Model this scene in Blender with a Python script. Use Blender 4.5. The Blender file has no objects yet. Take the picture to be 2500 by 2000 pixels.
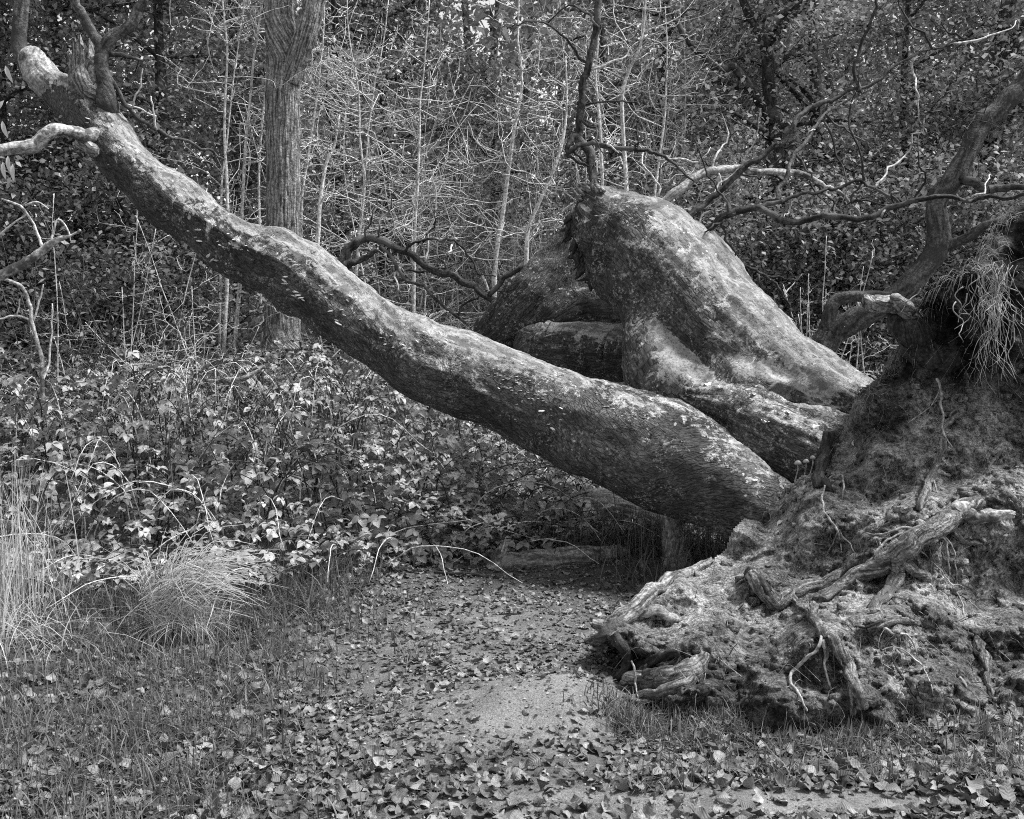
import bpy, math, random
import numpy as np
from mathutils import Vector, Matrix
from mathutils.bvhtree import BVHTree

# ------------------------------------------------------------------ camera, light, exposure
S = bpy.context.scene
COL = S.collection
FPX, CAMZ = 2680.0, 1.6
PITCH = math.atan(280.0 / FPX)
cam = bpy.data.cameras.new('camera'); camo = bpy.data.objects.new('camera', cam); COL.objects.link(camo)
camo.location = (0, 0, CAMZ); camo.rotation_euler = (math.pi / 2 - PITCH, 0, 0)
cam.sensor_width = 36.0; cam.lens = 36.0 * FPX / 2500.0; cam.clip_start = 0.05; cam.clip_end = 1000
S.camera = camo
SUN_DIR = Vector((0.52, 0.02, 0.85)).normalized()
sun_el = math.asin(SUN_DIR.z); sun_az = math.atan2(SUN_DIR.x, SUN_DIR.y)
W = bpy.data.worlds.new('World'); S.world = W; W.use_nodes = True
wn = W.node_tree; wn.nodes.clear()
sky = wn.nodes.new('ShaderNodeTexSky'); sky.sky_type = 'NISHITA'; sky.sun_disc = False
sky.sun_elevation = sun_el; sky.sun_rotation = sun_az; sky.air_density = 1.0; sky.dust_density = 2.0
bw = wn.nodes.new('ShaderNodeRGBToBW'); bg = wn.nodes.new('ShaderNodeBackground'); wo = wn.nodes.new('ShaderNodeOutputWorld')
bg.inputs['Strength'].default_value = 0.075
wn.links.new(sky.outputs[0], bw.inputs[0]); wn.links.new(bw.outputs[0], bg.inputs['Color']); wn.links.new(bg.outputs[0], wo.inputs[0])
sl = bpy.data.lights.new('sun', 'SUN'); sl.energy = 1.5; sl.angle = math.radians(14); sl.color = (1, 1, 1)
so = bpy.data.objects.new('sun', sl); COL.objects.link(so); so.rotation_euler = SUN_DIR.to_track_quat('Z', 'Y').to_euler()
S.view_settings.view_transform = 'Standard'; S.view_settings.look = 'None'
S.view_settings.exposure = 1.95; S.view_settings.gamma = 1.0; S.view_settings.use_curve_mapping = False
S.render.engine = 'CYCLES'
S.cycles.max_bounces = 5; S.cycles.diffuse_bounces = 2; S.cycles.filter_width = 1.05; S.cycles.glossy_bounces = 1; S.cycles.transmission_bounces = 3
S.cycles.transparent_max_bounces = 4; S.cycles.use_denoising = False

# ------------------------------------------------------------------ maths helpers
rng = np.random.RandomState(7)
FWD = np.array([0, math.cos(PITCH), -math.sin(PITCH)]); UPV = np.array([0, math.sin(PITCH), math.cos(PITCH)]); RGT = np.array([1.0, 0, 0])
def P(px, py, Y):
    d = FWD + RGT * ((px - 1250) / FPX) + UPV * ((1000 - py) / FPX)
    return np.array([0, 0, CAMZ]) + d * (Y / d[1])
def proj(p):
    p = np.asarray(p, float) - np.array([0, 0, CAMZ]); z = p @ FWD
    zz = np.maximum(z, 1e-3)
    return 1250 + FPX * (p @ RGT) / zz, 1000 - FPX * (p @ UPV) / zz, z
def ground_hit(px, py):
    d = FWD + RGT * ((px - 1250) / FPX) + UPV * ((1000 - py) / FPX); t = CAMZ / -d[2]
    return d[0] * t, d[1] * t
def sst(a, b, x):
    t = np.clip((np.asarray(x, float) - a) / (b - a), 0, 1); return t * t * (3 - 2 * t)
def _h(i, j, k):
    n = (i * 374761393 + j * 668265263 + k * 2147483647 + 1274126177) & 0xffffffff
    n = ((n ^ (n >> 13)) * 1274126177) & 0xffffffff
    return ((n ^ (n >> 16)) & 0xffff) / 32767.5 - 1.0
def vnoise(p):
    p = np.asarray(p, float); f = np.floor(p); u = p - f; u = u * u * u * (u * (u * 6 - 15) + 10); q = f.astype(np.int64)
    r = 0
    for a in (0, 1):
        wa = u[:, 0] if a else 1 - u[:, 0]
        for b in (0, 1):
            wb = u[:, 1] if b else 1 - u[:, 1]
            for c in (0, 1):
                wc = u[:, 2] if c else 1 - u[:, 2]
                r = r + wa * wb * wc * _h(q[:, 0] + a, q[:, 1] + b, q[:, 2] + c)
    return r
def fbm(p, octv=4, lac=2.03, gain=0.5):
    p = np.asarray(p, float); s = 0; a = 1.0
    for o in range(octv):
        s = s + a * vnoise(p + 17.3 * o); p = p * lac; a *= gain
    return s
def cat(pts, n):
    """smooth curve through rows of pts, n samples"""
    p = np.asarray(pts, float)
    if len(p) == 2:
        t = np.linspace(0, 1, n)[:, None]; return p[0] * (1 - t) + p[1] * t
    p = np.vstack([2 * p[0] - p[1], p, 2 * p[-1] - p[-2]])
    k = len(p) - 3; t = np.linspace(0, k - 1e-6, n); i = t.astype(int); u = (t - i)[:, None]
    a, b, c, d = p[i], p[i + 1], p[i + 2], p[i + 3]
    return 0.5 * (2 * b + (c - a) * u + (2 * a - 5 * b + 4 * c - d) * u ** 2 + (3 * b - a - 3 * c + d) * u ** 3)
def eul(yaw, pitch, roll):
    cy, sy, cp, sp, cr, sr = np.cos(yaw), np.sin(yaw), np.cos(pitch), np.sin(pitch), np.cos(roll), np.sin(roll)
    z = np.zeros_like(cy); o = np.ones_like(cy)
    Rz = np.stack([np.stack([cy, -sy, z], -1), np.stack([sy, cy, z], -1), np.stack([z, z, o], -1)], 1)
    Rx = np.stack([np.stack([o, z, z], -1), np.stack([z, cp, -sp], -1), np.stack([z, sp, cp], -1)], 1)
    Ry = np.stack([np.stack([cr, z, sr], -1), np.stack([z, o, z], -1), np.stack([-sr, z, cr], -1)], 1)
    return Rz @ Rx @ Ry

# ------------------------------------------------------------------ mesh builder
class MB:
    def __init__(s): s.v, s.q, s.t, s.tone, s.uv, s.n = [], [], [], [], [], 0
    def add(s, v, q=None, t=None, tone=1.0, uv=None):
        v = np.asarray(v, float); m = len(v)
        if q is not None and len(q): s.q.append(np.asarray(q, np.int64) + s.n)
        if t is not None and len(t): s.t.append(np.asarray(t, np.int64) + s.n)
        s.v.append(v); s.tone.append(np.broadcast_to(np.asarray(tone, float), (m,)).copy())
        s.uv.append(np.zeros((m, 3)) if uv is None else np.asarray(uv, float)); s.n += m
    def scatter(s, tpl, R, pos, scale, tone):
        v, q, uv = tpl; n, m = len(pos), len(v)
        if n == 0: return
        scale = np.broadcast_to(np.asarray(scale, float), (n,))
        X = np.einsum('nij,mj->nmi', R, v) * scale[:, None, None] + pos[:, None, :]
        Q = (np.asarray(q)[None] + (np.arange(n) * m)[:, None, None]).reshape(-1, 4)
        s.add(X.reshape(-1, 3), Q, None, np.repeat(np.broadcast_to(tone, (n,)), m), np.tile(uv, (n, 1)))
    def mesh(s, name, mat, smooth=True):
        me = bpy.data.meshes.new(name)
        V = np.vstack(s.v); Q = np.vstack(s.q) if s.q else np.zeros((0, 4), int); T = np.vstack(s.t) if s.t else np.zeros((0, 3), int)
        me.vertices.add(len(V)); me.vertices.foreach_set('co', V.astype(np.float32).ravel())
        nl = len(Q) * 4 + len(T) * 3; me.loops.add(nl); me.loops.foreach_set('vertex_index', np.concatenate([Q.ravel(), T.ravel()]).astype(np.int32))
        ls = np.concatenate([np.arange(len(Q)) * 4, len(Q) * 4 + np.arange(len(T)) * 3]).astype(np.int32)
        me.polygons.add(len(ls)); me.polygons.foreach_set('loop_start', ls)
        me.polygons.foreach_set('use_smooth', np.full(len(ls), smooth, bool))
        me.update(calc_edges=True)
        a = me.attributes.new('tone', 'FLOAT', 'POINT'); a.data.foreach_set('value', np.concatenate(s.tone).astype(np.float32))
        b = me.attributes.new('bark', 'FLOAT_VECTOR', 'POINT'); b.data.foreach_set('vector', np.vstack(s.uv).astype(np.float32).ravel())
        if mat: me.materials.append(mat)
        return me
def frames(p):
    t = np.gradient(p, axis=0); t /= np.linalg.norm(t, axis=1)[:, None] + 1e-9
    m = np.abs(t).mean(0); ref = np.eye(3)[int(np.argmin(m))]
    a = np.cross(t, ref); a /= np.linalg.norm(a, axis=1)[:, None] + 1e-9
    return t, a, np.cross(a, t)
def tube(mb, p, r, sides=6, disp=None, tone=1.0, cap=True, squash=None):
    """swept tube; uv = (length, arc, how far the surface faces up)"""
    p = np.asarray(p, float); n = len(p); r = np.broadcast_to(np.asarray(r, float), (n,))
    t, a, b = frames(p); th = np.arange(sides) / sides * 2 * np.pi
    d = np.cos(th)[None, :, None] * a[:, None, :] + np.sin(th)[None, :, None] * b[:, None, :]
    rr = np.repeat(r[:, None], sides, 1)
    s = np.concatenate([[0], np.cumsum(np.linalg.norm(np.diff(p, axis=0), axis=1))])
    if disp is not None: rr = rr + disp(s[:, None] + 0 * rr, th[None, :] + 0 * rr, (p[:, None, :] + d * rr[..., None]).reshape(-1, 3)).reshape(n, sides)
    V = (p[:, None, :] + d * rr[..., None]).reshape(-1, 3)
    i = np.arange(n - 1)[:, None] * sides; j = np.arange(sides)[None, :]; k = (j + 1) % sides
    Q = np.stack([i + j, i + k, i + sides + k, i + sides + j], -1).reshape(-1, 4)
    uv = np.stack([s[:, None] + 0 * rr, th[None] * r[:, None] + 0 * rr, d[..., 2]], -1).reshape(-1, 3)
    T = []
    if cap:
        V = np.vstack([V, p[0], p[-1]]); uv = np.vstack([uv, [s[0], 0, 0], [s[-1], 0, 0]]); c0, c1 = n * sides, n * sides + 1
        T = [(c0, kk, jj) for jj, kk in zip(range(sides), list(range(1, sides)) + [0])] + [(c1, (n - 1) * sides + jj, (n - 1) * sides + kk) for jj, kk in zip(range(sides), list(range(1, sides)) + [0])]
    mb.add(V, Q, T, tone, uv)
def curve_tube(pts, r, sides=8, seg=6, wob=0.0, disp=None, mb=None, tone=1.0, seed=0):
    n = max(4, (len(pts) - 1) * seg + 1); p = cat(pts, n)
    rr = np.interp(np.linspace(0, 1, n), np.linspace(0, 1, len(r)), r) if not np.isscalar(r) else np.full(n, r)
    if wob: p = p + wob * np.stack([fbm(p * 6 + seed + 9 * c, 3, 2.3, 0.55) for c in range(3)], -1)
    mb = mb or MB(); tube(mb, p, rr, sides, disp, tone); return mb

# ------------------------------------------------------------------ scene objects
def link(o, parent=None):
    COL.objects.link(o)
    if parent is not None:
        o.parent = parent
    return o
def wloc(o):
    v = Vector((0, 0, 0))
    while o is not None: v += o.location; o = o.parent
    return v
def thing(name, label, cat_, loc, group=None):
    o = bpy.data.objects.new(name, None); o.empty_display_size = 0.1; o.location = Vector([float(c) for c in loc]); COL.objects.link(o)
    o['label'] = label; o['category'] = cat_
    if group: o['group'] = group
    return o
def part(name, mesh, parent, label=None, kind=None):
    o = bpy.data.objects.new(name, mesh); link(o, parent); o.location = -wloc(parent)
    if label: o['label'] = label
    if kind: o['kind'] = kind
    return o
def single(name, mesh, label=None, cat_=None, group=None, kind=None):
    o = bpy.data.objects.new(name, mesh); COL.objects.link(o)
    if label: o['label'] = label
    if cat_: o['category'] = cat_
    if group: o['group'] = group
    if kind: o['kind'] = kind
    return o

# ------------------------------------------------------------------ materials (greys: the place is seen in black and white)
class M:
    def __init__(s, name, rough=0.8, spec=0.3):
        s.m = bpy.data.materials.new(name); s.m.use_nodes = True; s.t = s.m.node_tree; s.b = s.t.nodes['Principled BSDF']
        s.out = s.t.nodes['Material Output']; s.b.inputs['Roughness'].default_value = rough; s.b.inputs['Specular IOR Level'].default_value = spec
        tc = s.t.nodes.new('ShaderNodeTexCoord'); s.obj = tc.outputs['Object']
    def _in(s, sock, v):
        if hasattr(v, 'is_linked') or hasattr(v, 'links'): s.t.links.new(v, sock)
        else: sock.default_value = v
    def attr(s, name, vec=False):
        n = s.t.nodes.new('ShaderNodeAttribute'); n.attribute_name = name; return n.outputs['Vector' if vec else 'Fac']
    def math(s, op, a, b=0.0, clamp=False):
        n = s.t.nodes.new('ShaderNodeMath'); n.operation = op; n.use_clamp = clamp; s._in(n.inputs[0], a); s._in(n.inputs[1], b); return n.outputs[0]
    def scale(s, vec, xyz):
        n = s.t.nodes.new('ShaderNodeMapping'); n.inputs['Scale'].default_value = xyz; s.t.links.new(vec, n.inputs[0]); return n.outputs[0]
    def noise(s, vec, sc, det=4, rough=0.55, dist=0.0):
        n = s.t.nodes.new('ShaderNodeTexNoise'); n.inputs['Scale'].default_value = sc; n.inputs['Detail'].default_value = det
        n.inputs['Roughness'].default_value = rough; n.inputs['Distortion'].default_value = dist; s.t.links.new(vec, n.inputs['Vector']); return n.outputs[0]
    def voro(s, vec, sc, feat='F1'):
        n = s.t.nodes.new('ShaderNodeTexVoronoi'); n.feature = feat; n.inputs['Scale'].default_value = sc; s.t.links.new(vec, n.inputs['Vector']); return n.outputs['Distance']
    def map(s, v, a, b, c=0.0, d=1.0, smooth=True):
        n = s.t.nodes.new('ShaderNodeMapRange'); n.interpolation_type = 'SMOOTHSTEP' if smooth else 'LINEAR'
        s._in(n.inputs[0], v)
        for i, x in zip((1, 2, 3, 4), (a, b, c, d)): s._in(n.inputs[i], x)
        return n.outputs[0]
    def mix(s, f, a, b):
        n = s.t.nodes.new('ShaderNodeMix'); n.data_type = 'FLOAT'; s._in(n.inputs[0], f); s._in(n.inputs[2], a); s._in(n.inputs[3], b); return n.outputs[0]
    def sep(s, vec):
        n = s.t.nodes.new('ShaderNodeSeparateXYZ'); s.t.links.new(vec, n.inputs[0]); return n.outputs
    def grey(s, v):
        n = s.t.nodes.new('ShaderNodeCombineColor'); 
        for i in range(3): s._in(n.inputs[i], v)
        s.t.links.new(n.outputs[0], s.b.inputs['Base Color']); s.col = n.outputs[0]; return s
    def bump(s, h, strength=0.5, dist=0.01):
        n = s.t.nodes.new('ShaderNodeBump'); n.inputs['Strength'].default_value = strength; n.inputs['Distance'].default_value = dist
        s.t.links.new(h, n.inputs['Height']); s.t.links.new(n.outputs[0], s.b.inputs['Normal']); return s
    def translucent(s, f):
        tr = s.t.nodes.new('ShaderNodeBsdfTranslucent'); mx = s.t.nodes.new('ShaderNodeMixShader'); mx.inputs[0].default_value = f
        s.t.links.new(s.col, tr.inputs[0]); s.t.links.new(s.b.outputs[0], mx.inputs[1]); s.t.links.new(tr.outputs[0], mx.inputs[2]); s.t.links.new(mx.outputs[0], s.out.inputs[0]); return s

def leaf_mat(name, lo, hi, trans=0.25, rough=0.5, spec=0.4, veins=True):
    m = M(name, rough, spec); t = m.attr('tone'); v = m.mix(t, lo, hi)
    if veins:
        x, y, z = m.sep(m.attr('bark', True))[:3]
        ax = m.math('ABSOLUTE', x)
        ph = m.math('MULTIPLY', m.math('SUBTRACT', y, m.math('MULTIPLY', ax, 0.28)), 44.0)
        w = m.math('SINE', ph)
        v = m.math('MULTIPLY', v, m.map(w, -1.0, -0.3, 0.86, 1.0))
        v = m.math('MULTIPLY', v, m.map(ax, 0.0, 0.1, 1.3, 1.0))
        v = m.math('MULTIPLY', v, m.map(m.noise(m.obj, 55, 4, 0.7), 0.36, 0.64, 0.6, 1.25))
        m.bump(w, 0.25, 0.002)
    m.grey(v)
    if trans: m.translucent(trans)
    return m.m
MAT_LITTER = leaf_mat('litter_leaf', 0.03, 0.38, 0.1, 0.55, 0.35)
MAT_BRAMBLE = leaf_mat('bramble_leaf', 0.06, 0.6, 0.15, 0.4, 0.5)
MAT_HOLLY = leaf_mat('dark_leaf', 0.045, 0.36, 0.25, 0.4, 0.5, False)
MAT_HAZEL = leaf_mat('mid_leaf', 0.10, 0.56, 0.3, 0.5, 0.4, False)
MAT_FAR = leaf_mat('far_leaf', 0.18, 0.5, 0.3, 0.6, 0.3, False)
MAT_GRASS = leaf_mat('grass_blade', 0.03, 0.27, 0.25, 0.5, 0.3, False)
MAT_STRAW = leaf_mat('straw', 0.22, 0.6, 0.2, 0.6, 0.3, False)

def bark_fallen():
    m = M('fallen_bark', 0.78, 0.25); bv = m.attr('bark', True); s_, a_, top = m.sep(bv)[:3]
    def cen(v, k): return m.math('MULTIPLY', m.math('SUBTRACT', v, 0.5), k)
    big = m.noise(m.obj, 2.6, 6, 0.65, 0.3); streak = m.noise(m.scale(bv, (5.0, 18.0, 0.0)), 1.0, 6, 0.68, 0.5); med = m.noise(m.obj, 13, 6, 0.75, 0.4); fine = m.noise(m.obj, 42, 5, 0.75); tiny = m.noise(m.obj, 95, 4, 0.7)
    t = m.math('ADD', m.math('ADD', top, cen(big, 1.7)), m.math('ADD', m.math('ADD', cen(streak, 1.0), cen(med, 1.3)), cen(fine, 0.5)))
    mask = m.map(t, 0.40, 0.54)  # up-facing bark paler: worn wood and lichen, with top light painted in
    wr = m.noise(m.scale(bv, (26.0, 60.0, 0.0)), 1.0, 5, 0.72, 1.5); ck = m.voro(m.scale(bv, (16.0, 40.0, 0.0)), 1.0, 'DISTANCE_TO_EDGE')
    dark = m.mix(m.map(wr, 0.36, 0.66), 0.02, 0.115)
    dark = m.math('MULTIPLY', dark, m.map(m.math('ADD', ck, m.math('MULTIPLY', fine, 0.14)), 0.08, 0.16, 0.72, 1.0)); dark = m.math('MULTIPLY', dark, m.map(m.noise(m.obj, 3.3, 5, 0.65), 0.35, 0.65, 0.65, 1.6))
    speck = m.math('MULTIPLY', m.map(m.math('ADD', fine, cen(tiny, 0.5)), 0.545, 0.60), m.map(m.noise(m.obj, 4.6, 6, 0.72), 0.47, 0.56))
    dark = m.mix(speck, dark, 0.30)
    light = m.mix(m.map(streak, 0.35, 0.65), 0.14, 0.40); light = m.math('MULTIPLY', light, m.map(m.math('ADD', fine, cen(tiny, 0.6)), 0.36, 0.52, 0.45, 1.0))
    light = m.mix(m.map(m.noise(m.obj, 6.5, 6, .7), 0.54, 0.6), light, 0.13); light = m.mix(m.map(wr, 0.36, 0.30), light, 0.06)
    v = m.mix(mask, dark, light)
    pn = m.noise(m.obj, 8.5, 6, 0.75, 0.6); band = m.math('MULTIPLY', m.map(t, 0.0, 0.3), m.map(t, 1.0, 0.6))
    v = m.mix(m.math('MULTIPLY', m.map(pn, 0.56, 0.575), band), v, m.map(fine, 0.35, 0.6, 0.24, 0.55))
    d = m.math('ADD', m.voro(m.obj, 21), cen(m.noise(m.obj, 90, 2), 0.35)); gate = m.map(m.noise(m.obj, 4.1, 4, .65), 0.56, 0.6)
    v = m.mix(m.math('MULTIPLY', m.map(d, 0.18, 0.15), gate), v, 0.5)
    m.grey(v)
    h = m.math('ADD', m.math('MULTIPLY', wr, m.mix(mask, 1.0, 0.35)), m.math('ADD', m.math('MULTIPLY', fine, 0.6), m.math('MULTIPLY', m.map(ck, 0.0, 0.12), m.mix(mask, 0.5, 0.1))))
    m.bump(h, 0.8, 0.015); return m.m
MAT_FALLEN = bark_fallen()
def bark_simple(name, lo, hi, sx=6.0, sy=40.0, patch=None, bd=0.006, rough=0.8, fine=50):
    m = M(name, rough, 0.25); bv = m.attr('bark', True)
    n = m.noise(m.scale(bv, (sx, sy, 0.0)), 1.0, 5, 0.65, 0.4); f = m.noise(m.obj, fine, 4, 0.65)
    v = m.mix(m.map(n, 0.36, 0.64), lo, hi); v = m.math('MULTIPLY', v, m.map(f, 0.35, 0.65, 0.5, 1.35))
    if patch is not None: v = m.mix(m.map(m.noise(m.obj, 4.5, 5, 0.65), 0.52, 0.6), v, patch)
    m.grey(v).bump(m.math('ADD', n, m.math('MULTIPLY', f, 0.7)), 1.0, bd * 1.6); return m.m
MAT_ASH = bark_simple('ridged_bark', 0.06, 0.38, 5.0, 60.0, None, 0.012)
MAT_SAPLING = bark_simple('pale_smooth_bark', 0.4, 0.7, 8.0, 30.0, None, 0.002)
MAT_MIDSAP = bark_simple('grey_smooth_bark', 0.13, 0.34, 8.0, 30.0, None, 0.002)
MAT_DARKBARK = bark_simple('dark_bark', 0.014, 0.07, 6.0, 40.0, 0.11)
MAT_GREYBARK = bark_simple('grey_mossy_bark', 0.045, 0.15, 6.0, 30.0, 0.05, 0.01)
MAT_PALELIMB = bark_simple('bleached_limb', 0.2, 0.5, 4.0, 30.0, 0.08)
MAT_DEADWOOD = bark_simple('splintered_wood', 0.07, 0.46, 4.0, 55.0, None, 0.012)
MAT_ROOT = bark_simple('root_bark', 0.04, 0.36, 9.0, 70.0, 0.12, 0.012, 0.85, 70)
MAT_DARKROOT = bark_simple('dark_root_bark', 0.02, 0.07, 7.0, 40.0, None, 0.008)
MAT_PALEROOT = bark_simple('pale_root', 0.2, 0.52, 8.0, 30.0, None, 0.002)
MAT_LOG = bark_simple('log_bark', 0.08, 0.34, 5.0, 30.0, 0.2, 0.01)
m = M('bracket_fungus', 0.6, 0.3); m.grey(m.map(m.noise(m.obj, 30, 3), 0.3, 0.7, 0.5, 0.8)); MAT_FUNGUS = m.m
m = M('mushroom_skin', 0.45, 0.4); m.grey(m.map(m.noise(m.obj, 40, 3), 0.3, 0.7, 0.2, 0.36)); MAT_MUSH = m.m
def soil():
    m = M('soil', 0.95, 0.1); t = m.attr('tone')
    a = m.noise(m.obj, 5, 6, 0.65, 0.3); f = m.noise(m.obj, 45, 6, 0.75); g = m.voro(m.obj, 70)
    v = m.mix(t, 0.03, 0.55)
    v = m.math('MULTIPLY', v, m.map(a, 0.36, 0.64, 0.5, 1.4)); v = m.math('MULTIPLY', v, m.map(f, 0.36, 0.64, 0.35, 1.5))
    v = m.mix(m.map(m.math('ADD', m.noise(m.obj, 90, 2), m.math('MULTIPLY', t, 0.08)), 0.70, 0.78), v, 0.4)
    m.grey(v); m.bump(m.math('ADD', m.math('ADD', f, m.math('MULTIPLY', a, 0.8)), m.math('MULTIPLY', g, 0.5)), 1.0, 0.045); return m.m
MAT_SOIL = soil()
def ground_mat():
    m = M('forest_floor', 0.95, 0.1); t = m.attr('tone')
    a = m.noise(m.obj, 4, 6, 0.65, 0.3); f = m.noise(m.obj, 120, 5, 0.75); g = m.noise(m.obj, 260, 2, 0.6)
    v = m.mix(t, 0.045, 0.21); v = m.math('MULTIPLY', v, m.map(a, 0.3, 0.7, 0.7, 1.25)); v = m.math('MULTIPLY', v, m.map(f, 0.3, 0.7, 0.55, 1.4))
    v = m.mix(m.map(g, 0.66, 0.72), v, 0.42); v = m.mix(m.map(g, 0.34, 0.28), v, 0.05)
    m.grey(v); m.bump(m.math('ADD', f, m.math('MULTIPLY', g, 0.6)), 0.7, 0.012); return m.m
MAT_GROUND = ground_mat()

# ------------------------------------------------------------------ ground
def front_y(x):
    return np.interp(x, [-4.5, -2.6, -1.9, -1.35, -0.95, -0.59, -0.2, 0.37, 0.7], [5.4, 5.5, 5.7, 5.55, 6.1, 6.4, 6.75, 6.85, 7.0])
def gz(x, y):
    x = np.asarray(x, float); y = np.asarray(y, float)
    p = np.stack([x.ravel(), y.ravel(), 0 * x.ravel()], -1)
    z = 0.03 * fbm(p * 0.8, 3).reshape(x.shape) + 0.006 * fbm(p * 9, 3).reshape(x.shape)
    z = z + 0.10 * np.exp(-((x - 0.1) / 0.42) ** 2 - ((y - 4.12 - 0.1 * x) / 0.25) ** 2) + 0.02 * np.exp(-((x - 0.1) / 0.5) ** 2 - ((y - 4.12) / 0.35) ** 2) * fbm(p * 4.5 + 3, 3).reshape(x.shape)
    k = sst(0.2, 0.6, x) * sst(3.3, 3.8, y) * sst(6.5, 5.5, y); z = z * (1 - k) + k * (-0.03 + 0.012 * fbm(p * 5, 3).reshape(x.shape))
    z = z + 0.12 * sst(0.3, 3.0, y - front_y(x)) * sst(0.6, -0.6, x)
    z = z + 0.6 * sst(14, 40, y) + 0.5 * sst(40, 150, y)
    return z
def axis(dense0, dense1, step, lo, hi):
    a = list(np.arange(dense0, dense1, step)); s = step; x = dense0; L = []
    while x > lo: s *= 1.16; x -= s; L.append(x)
    s = step; x = a[-1]; R = []
    while x < hi: s *= 1.16; x += s; R.append(x)
    return np.array(L[::-1] + a + R)
gx, gy = axis(-3.2, 3.2, 0.028, -220, 220), axis(2.6, 8.6, 0.028, -60, 260)
GX, GY = np.meshgrid(gx, gy); GZ = gz(GX, GY)
sandm = np.exp(-((GX - 0.05) / 0.48) ** 2 - ((GY - 4.02) / 0.3) ** 2) + 0.9 * np.exp(-((GX - 0.75) / 0.8) ** 2 - ((GY - 3.3) / 0.10) ** 2)
sandm = np.clip(sandm * 1.5, 0, 1) + 0.6 * np.exp(-((GX + 0.2) / 0.7) ** 2 - ((GY - 5.0) / 0.9) ** 2) + 0.25
mb = MB(); nx, ny = len(gx), len(gy); i = np.arange(ny - 1)[:, None] * nx + np.arange(nx - 1)[None]
mb.add(np.stack([GX, GY, GZ], -1).reshape(-1, 3), np.stack([i, i + 1, i + nx + 1, i + nx], -1).reshape(-1, 4), None, np.clip(sandm, 0, 1).ravel())
ground = single('ground', mb.mesh('ground', MAT_GROUND), 'forest floor of bare sandy soil, dark humus and fallen leaves', None, None, 'structure')

# ------------------------------------------------------------------ leaves
def leaf_tpl(rows=4, width=0.34, fold=0.25, curl=0.3, wav=0.0, seed=0, across=1):
    r = np.random.RandomState(seed); vs, uv, q = [], [], []
    us = np.linspace(-1, 1, 2 * across + 1)
    for k in range(rows + 1):
        t = k / rows; w = width * (math.sin(math.pi * min(1, max(0, t)) ** 0.8) ** 0.8 if 0 < t < 1 else 0.03)
        for u in us:
            z = fold * abs(u) * w - curl * (t - 0.4) ** 2 + wav * r.uniform(-1, 1) * (abs(u) > 0.4)
            vs.append((u * w * (1 + 0.12 * r.uniform(-1, 1)), t - 0.0, z)); uv.append((u * w / max(width, 1e-6), t, 0))
    n = len(us)
    for k in range(rows):
        for j in range(n - 1): q.append((k * n + j, k * n + j + 1, (k + 1) * n + j + 1, (k + 1) * n + j))
    return np.array(vs), np.array(q), np.array(uv)
LITTER = [leaf_tpl(5, 0.30 + 0.06 * (k % 3), [0.3, -0.2, 0.5, 0.1, -0.45, 0.7][(k + k // 6) % 6], [0.5, -0.5, 0.25, 0.9, -0.2, -0.9][k % 6] * (1 if k < 6 else -0.8), 0.07 + 0.03 * (k % 3), k, 1 + k % 2) for k in range(12)]
SMALL = [(np.array([(0, 0, 0), (0.28, 0.45, 0.08 * s), (0, 1, -0.1), (-0.28, 0.45, 0.08)]), np.array([(0, 1, 2, 3)]), np.zeros((4, 3))) for s in (1, -1)]
def trifoliate(k):
    r = np.random.RandomState(50 + k); V, Q, U, n = [], [], [], 0
    for ang, sc, oy in ((0, 1.0, 0.35), (1.15 + r.uniform(-.15, .15), 0.8, 0.28), (-1.15 + r.uniform(-.15, .15), 0.8, 0.28)):
        v, q, u = leaf_tpl(4, 0.36, 0.35, 0.45, 0.04, 90 + k)
        c, s = math.cos(ang), math.sin(ang); d = r.uniform(-.35, .15)
        v = v * sc; z = v[:, 2] + d * v[:, 1]
        v = np.stack([c * v[:, 0] - s * v[:, 1], s * v[:, 0] + c * v[:, 1] + oy, z], -1)
        V.append(v); Q.append(q + n); U.append(u); n += len(v)
    pet = np.array([(-0.012, -0.3, -.1), (0.012, -0.3, -.1), (0.012, 0.36, 0), (-0.012, 0.36, 0)]); V.append(pet); Q.append(np.array([(0, 1, 2, 3)]) + n); U.append(np.zeros((4, 3)))
    return np.vstack(V), np.vstack(Q), np.vstack(U)
TRI = [trifoliate(k) for k in range(5)]
def leaf_meshes(name, tpls, mat, tones):
    out = {}
    for k, tp in enumerate(tpls):
        for j, tn in enumerate(tones):
            b = MB(); b.add(tp[0], tp[1], None, tn, tp[2]); out[k, j] = b.mesh(name, mat)
    return out
def place(name, me, parent, pos, R, s, label=None):
    o = bpy.data.objects.new(name, me); COL.objects.link(o); o.parent = parent
    mm = Matrix([[R[0, 0] * s, R[0, 1] * s, R[0, 2] * s, pos[0]], [R[1, 0] * s, R[1, 1] * s, R[1, 2] * s, pos[1]], [R[2, 0] * s, R[2, 1] * s, R[2, 2] * s, pos[2]], [0, 0, 0, 1]])
    mm.translation = mm.translation - wloc(parent) if parent is not None else mm.translation
    o.matrix_local = mm
    return o
TONES = [0.08, 0.22, 0.38, 0.55, 0.8]
def tone_index(t): return int(np.argmin([abs(t - x) for x in TONES]))

def in_frame(px, py, mrg=0): return (px > -mrg) & (px < 2500 + mrg) & (py > -mrg) & (py < 2000 + mrg)

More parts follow.
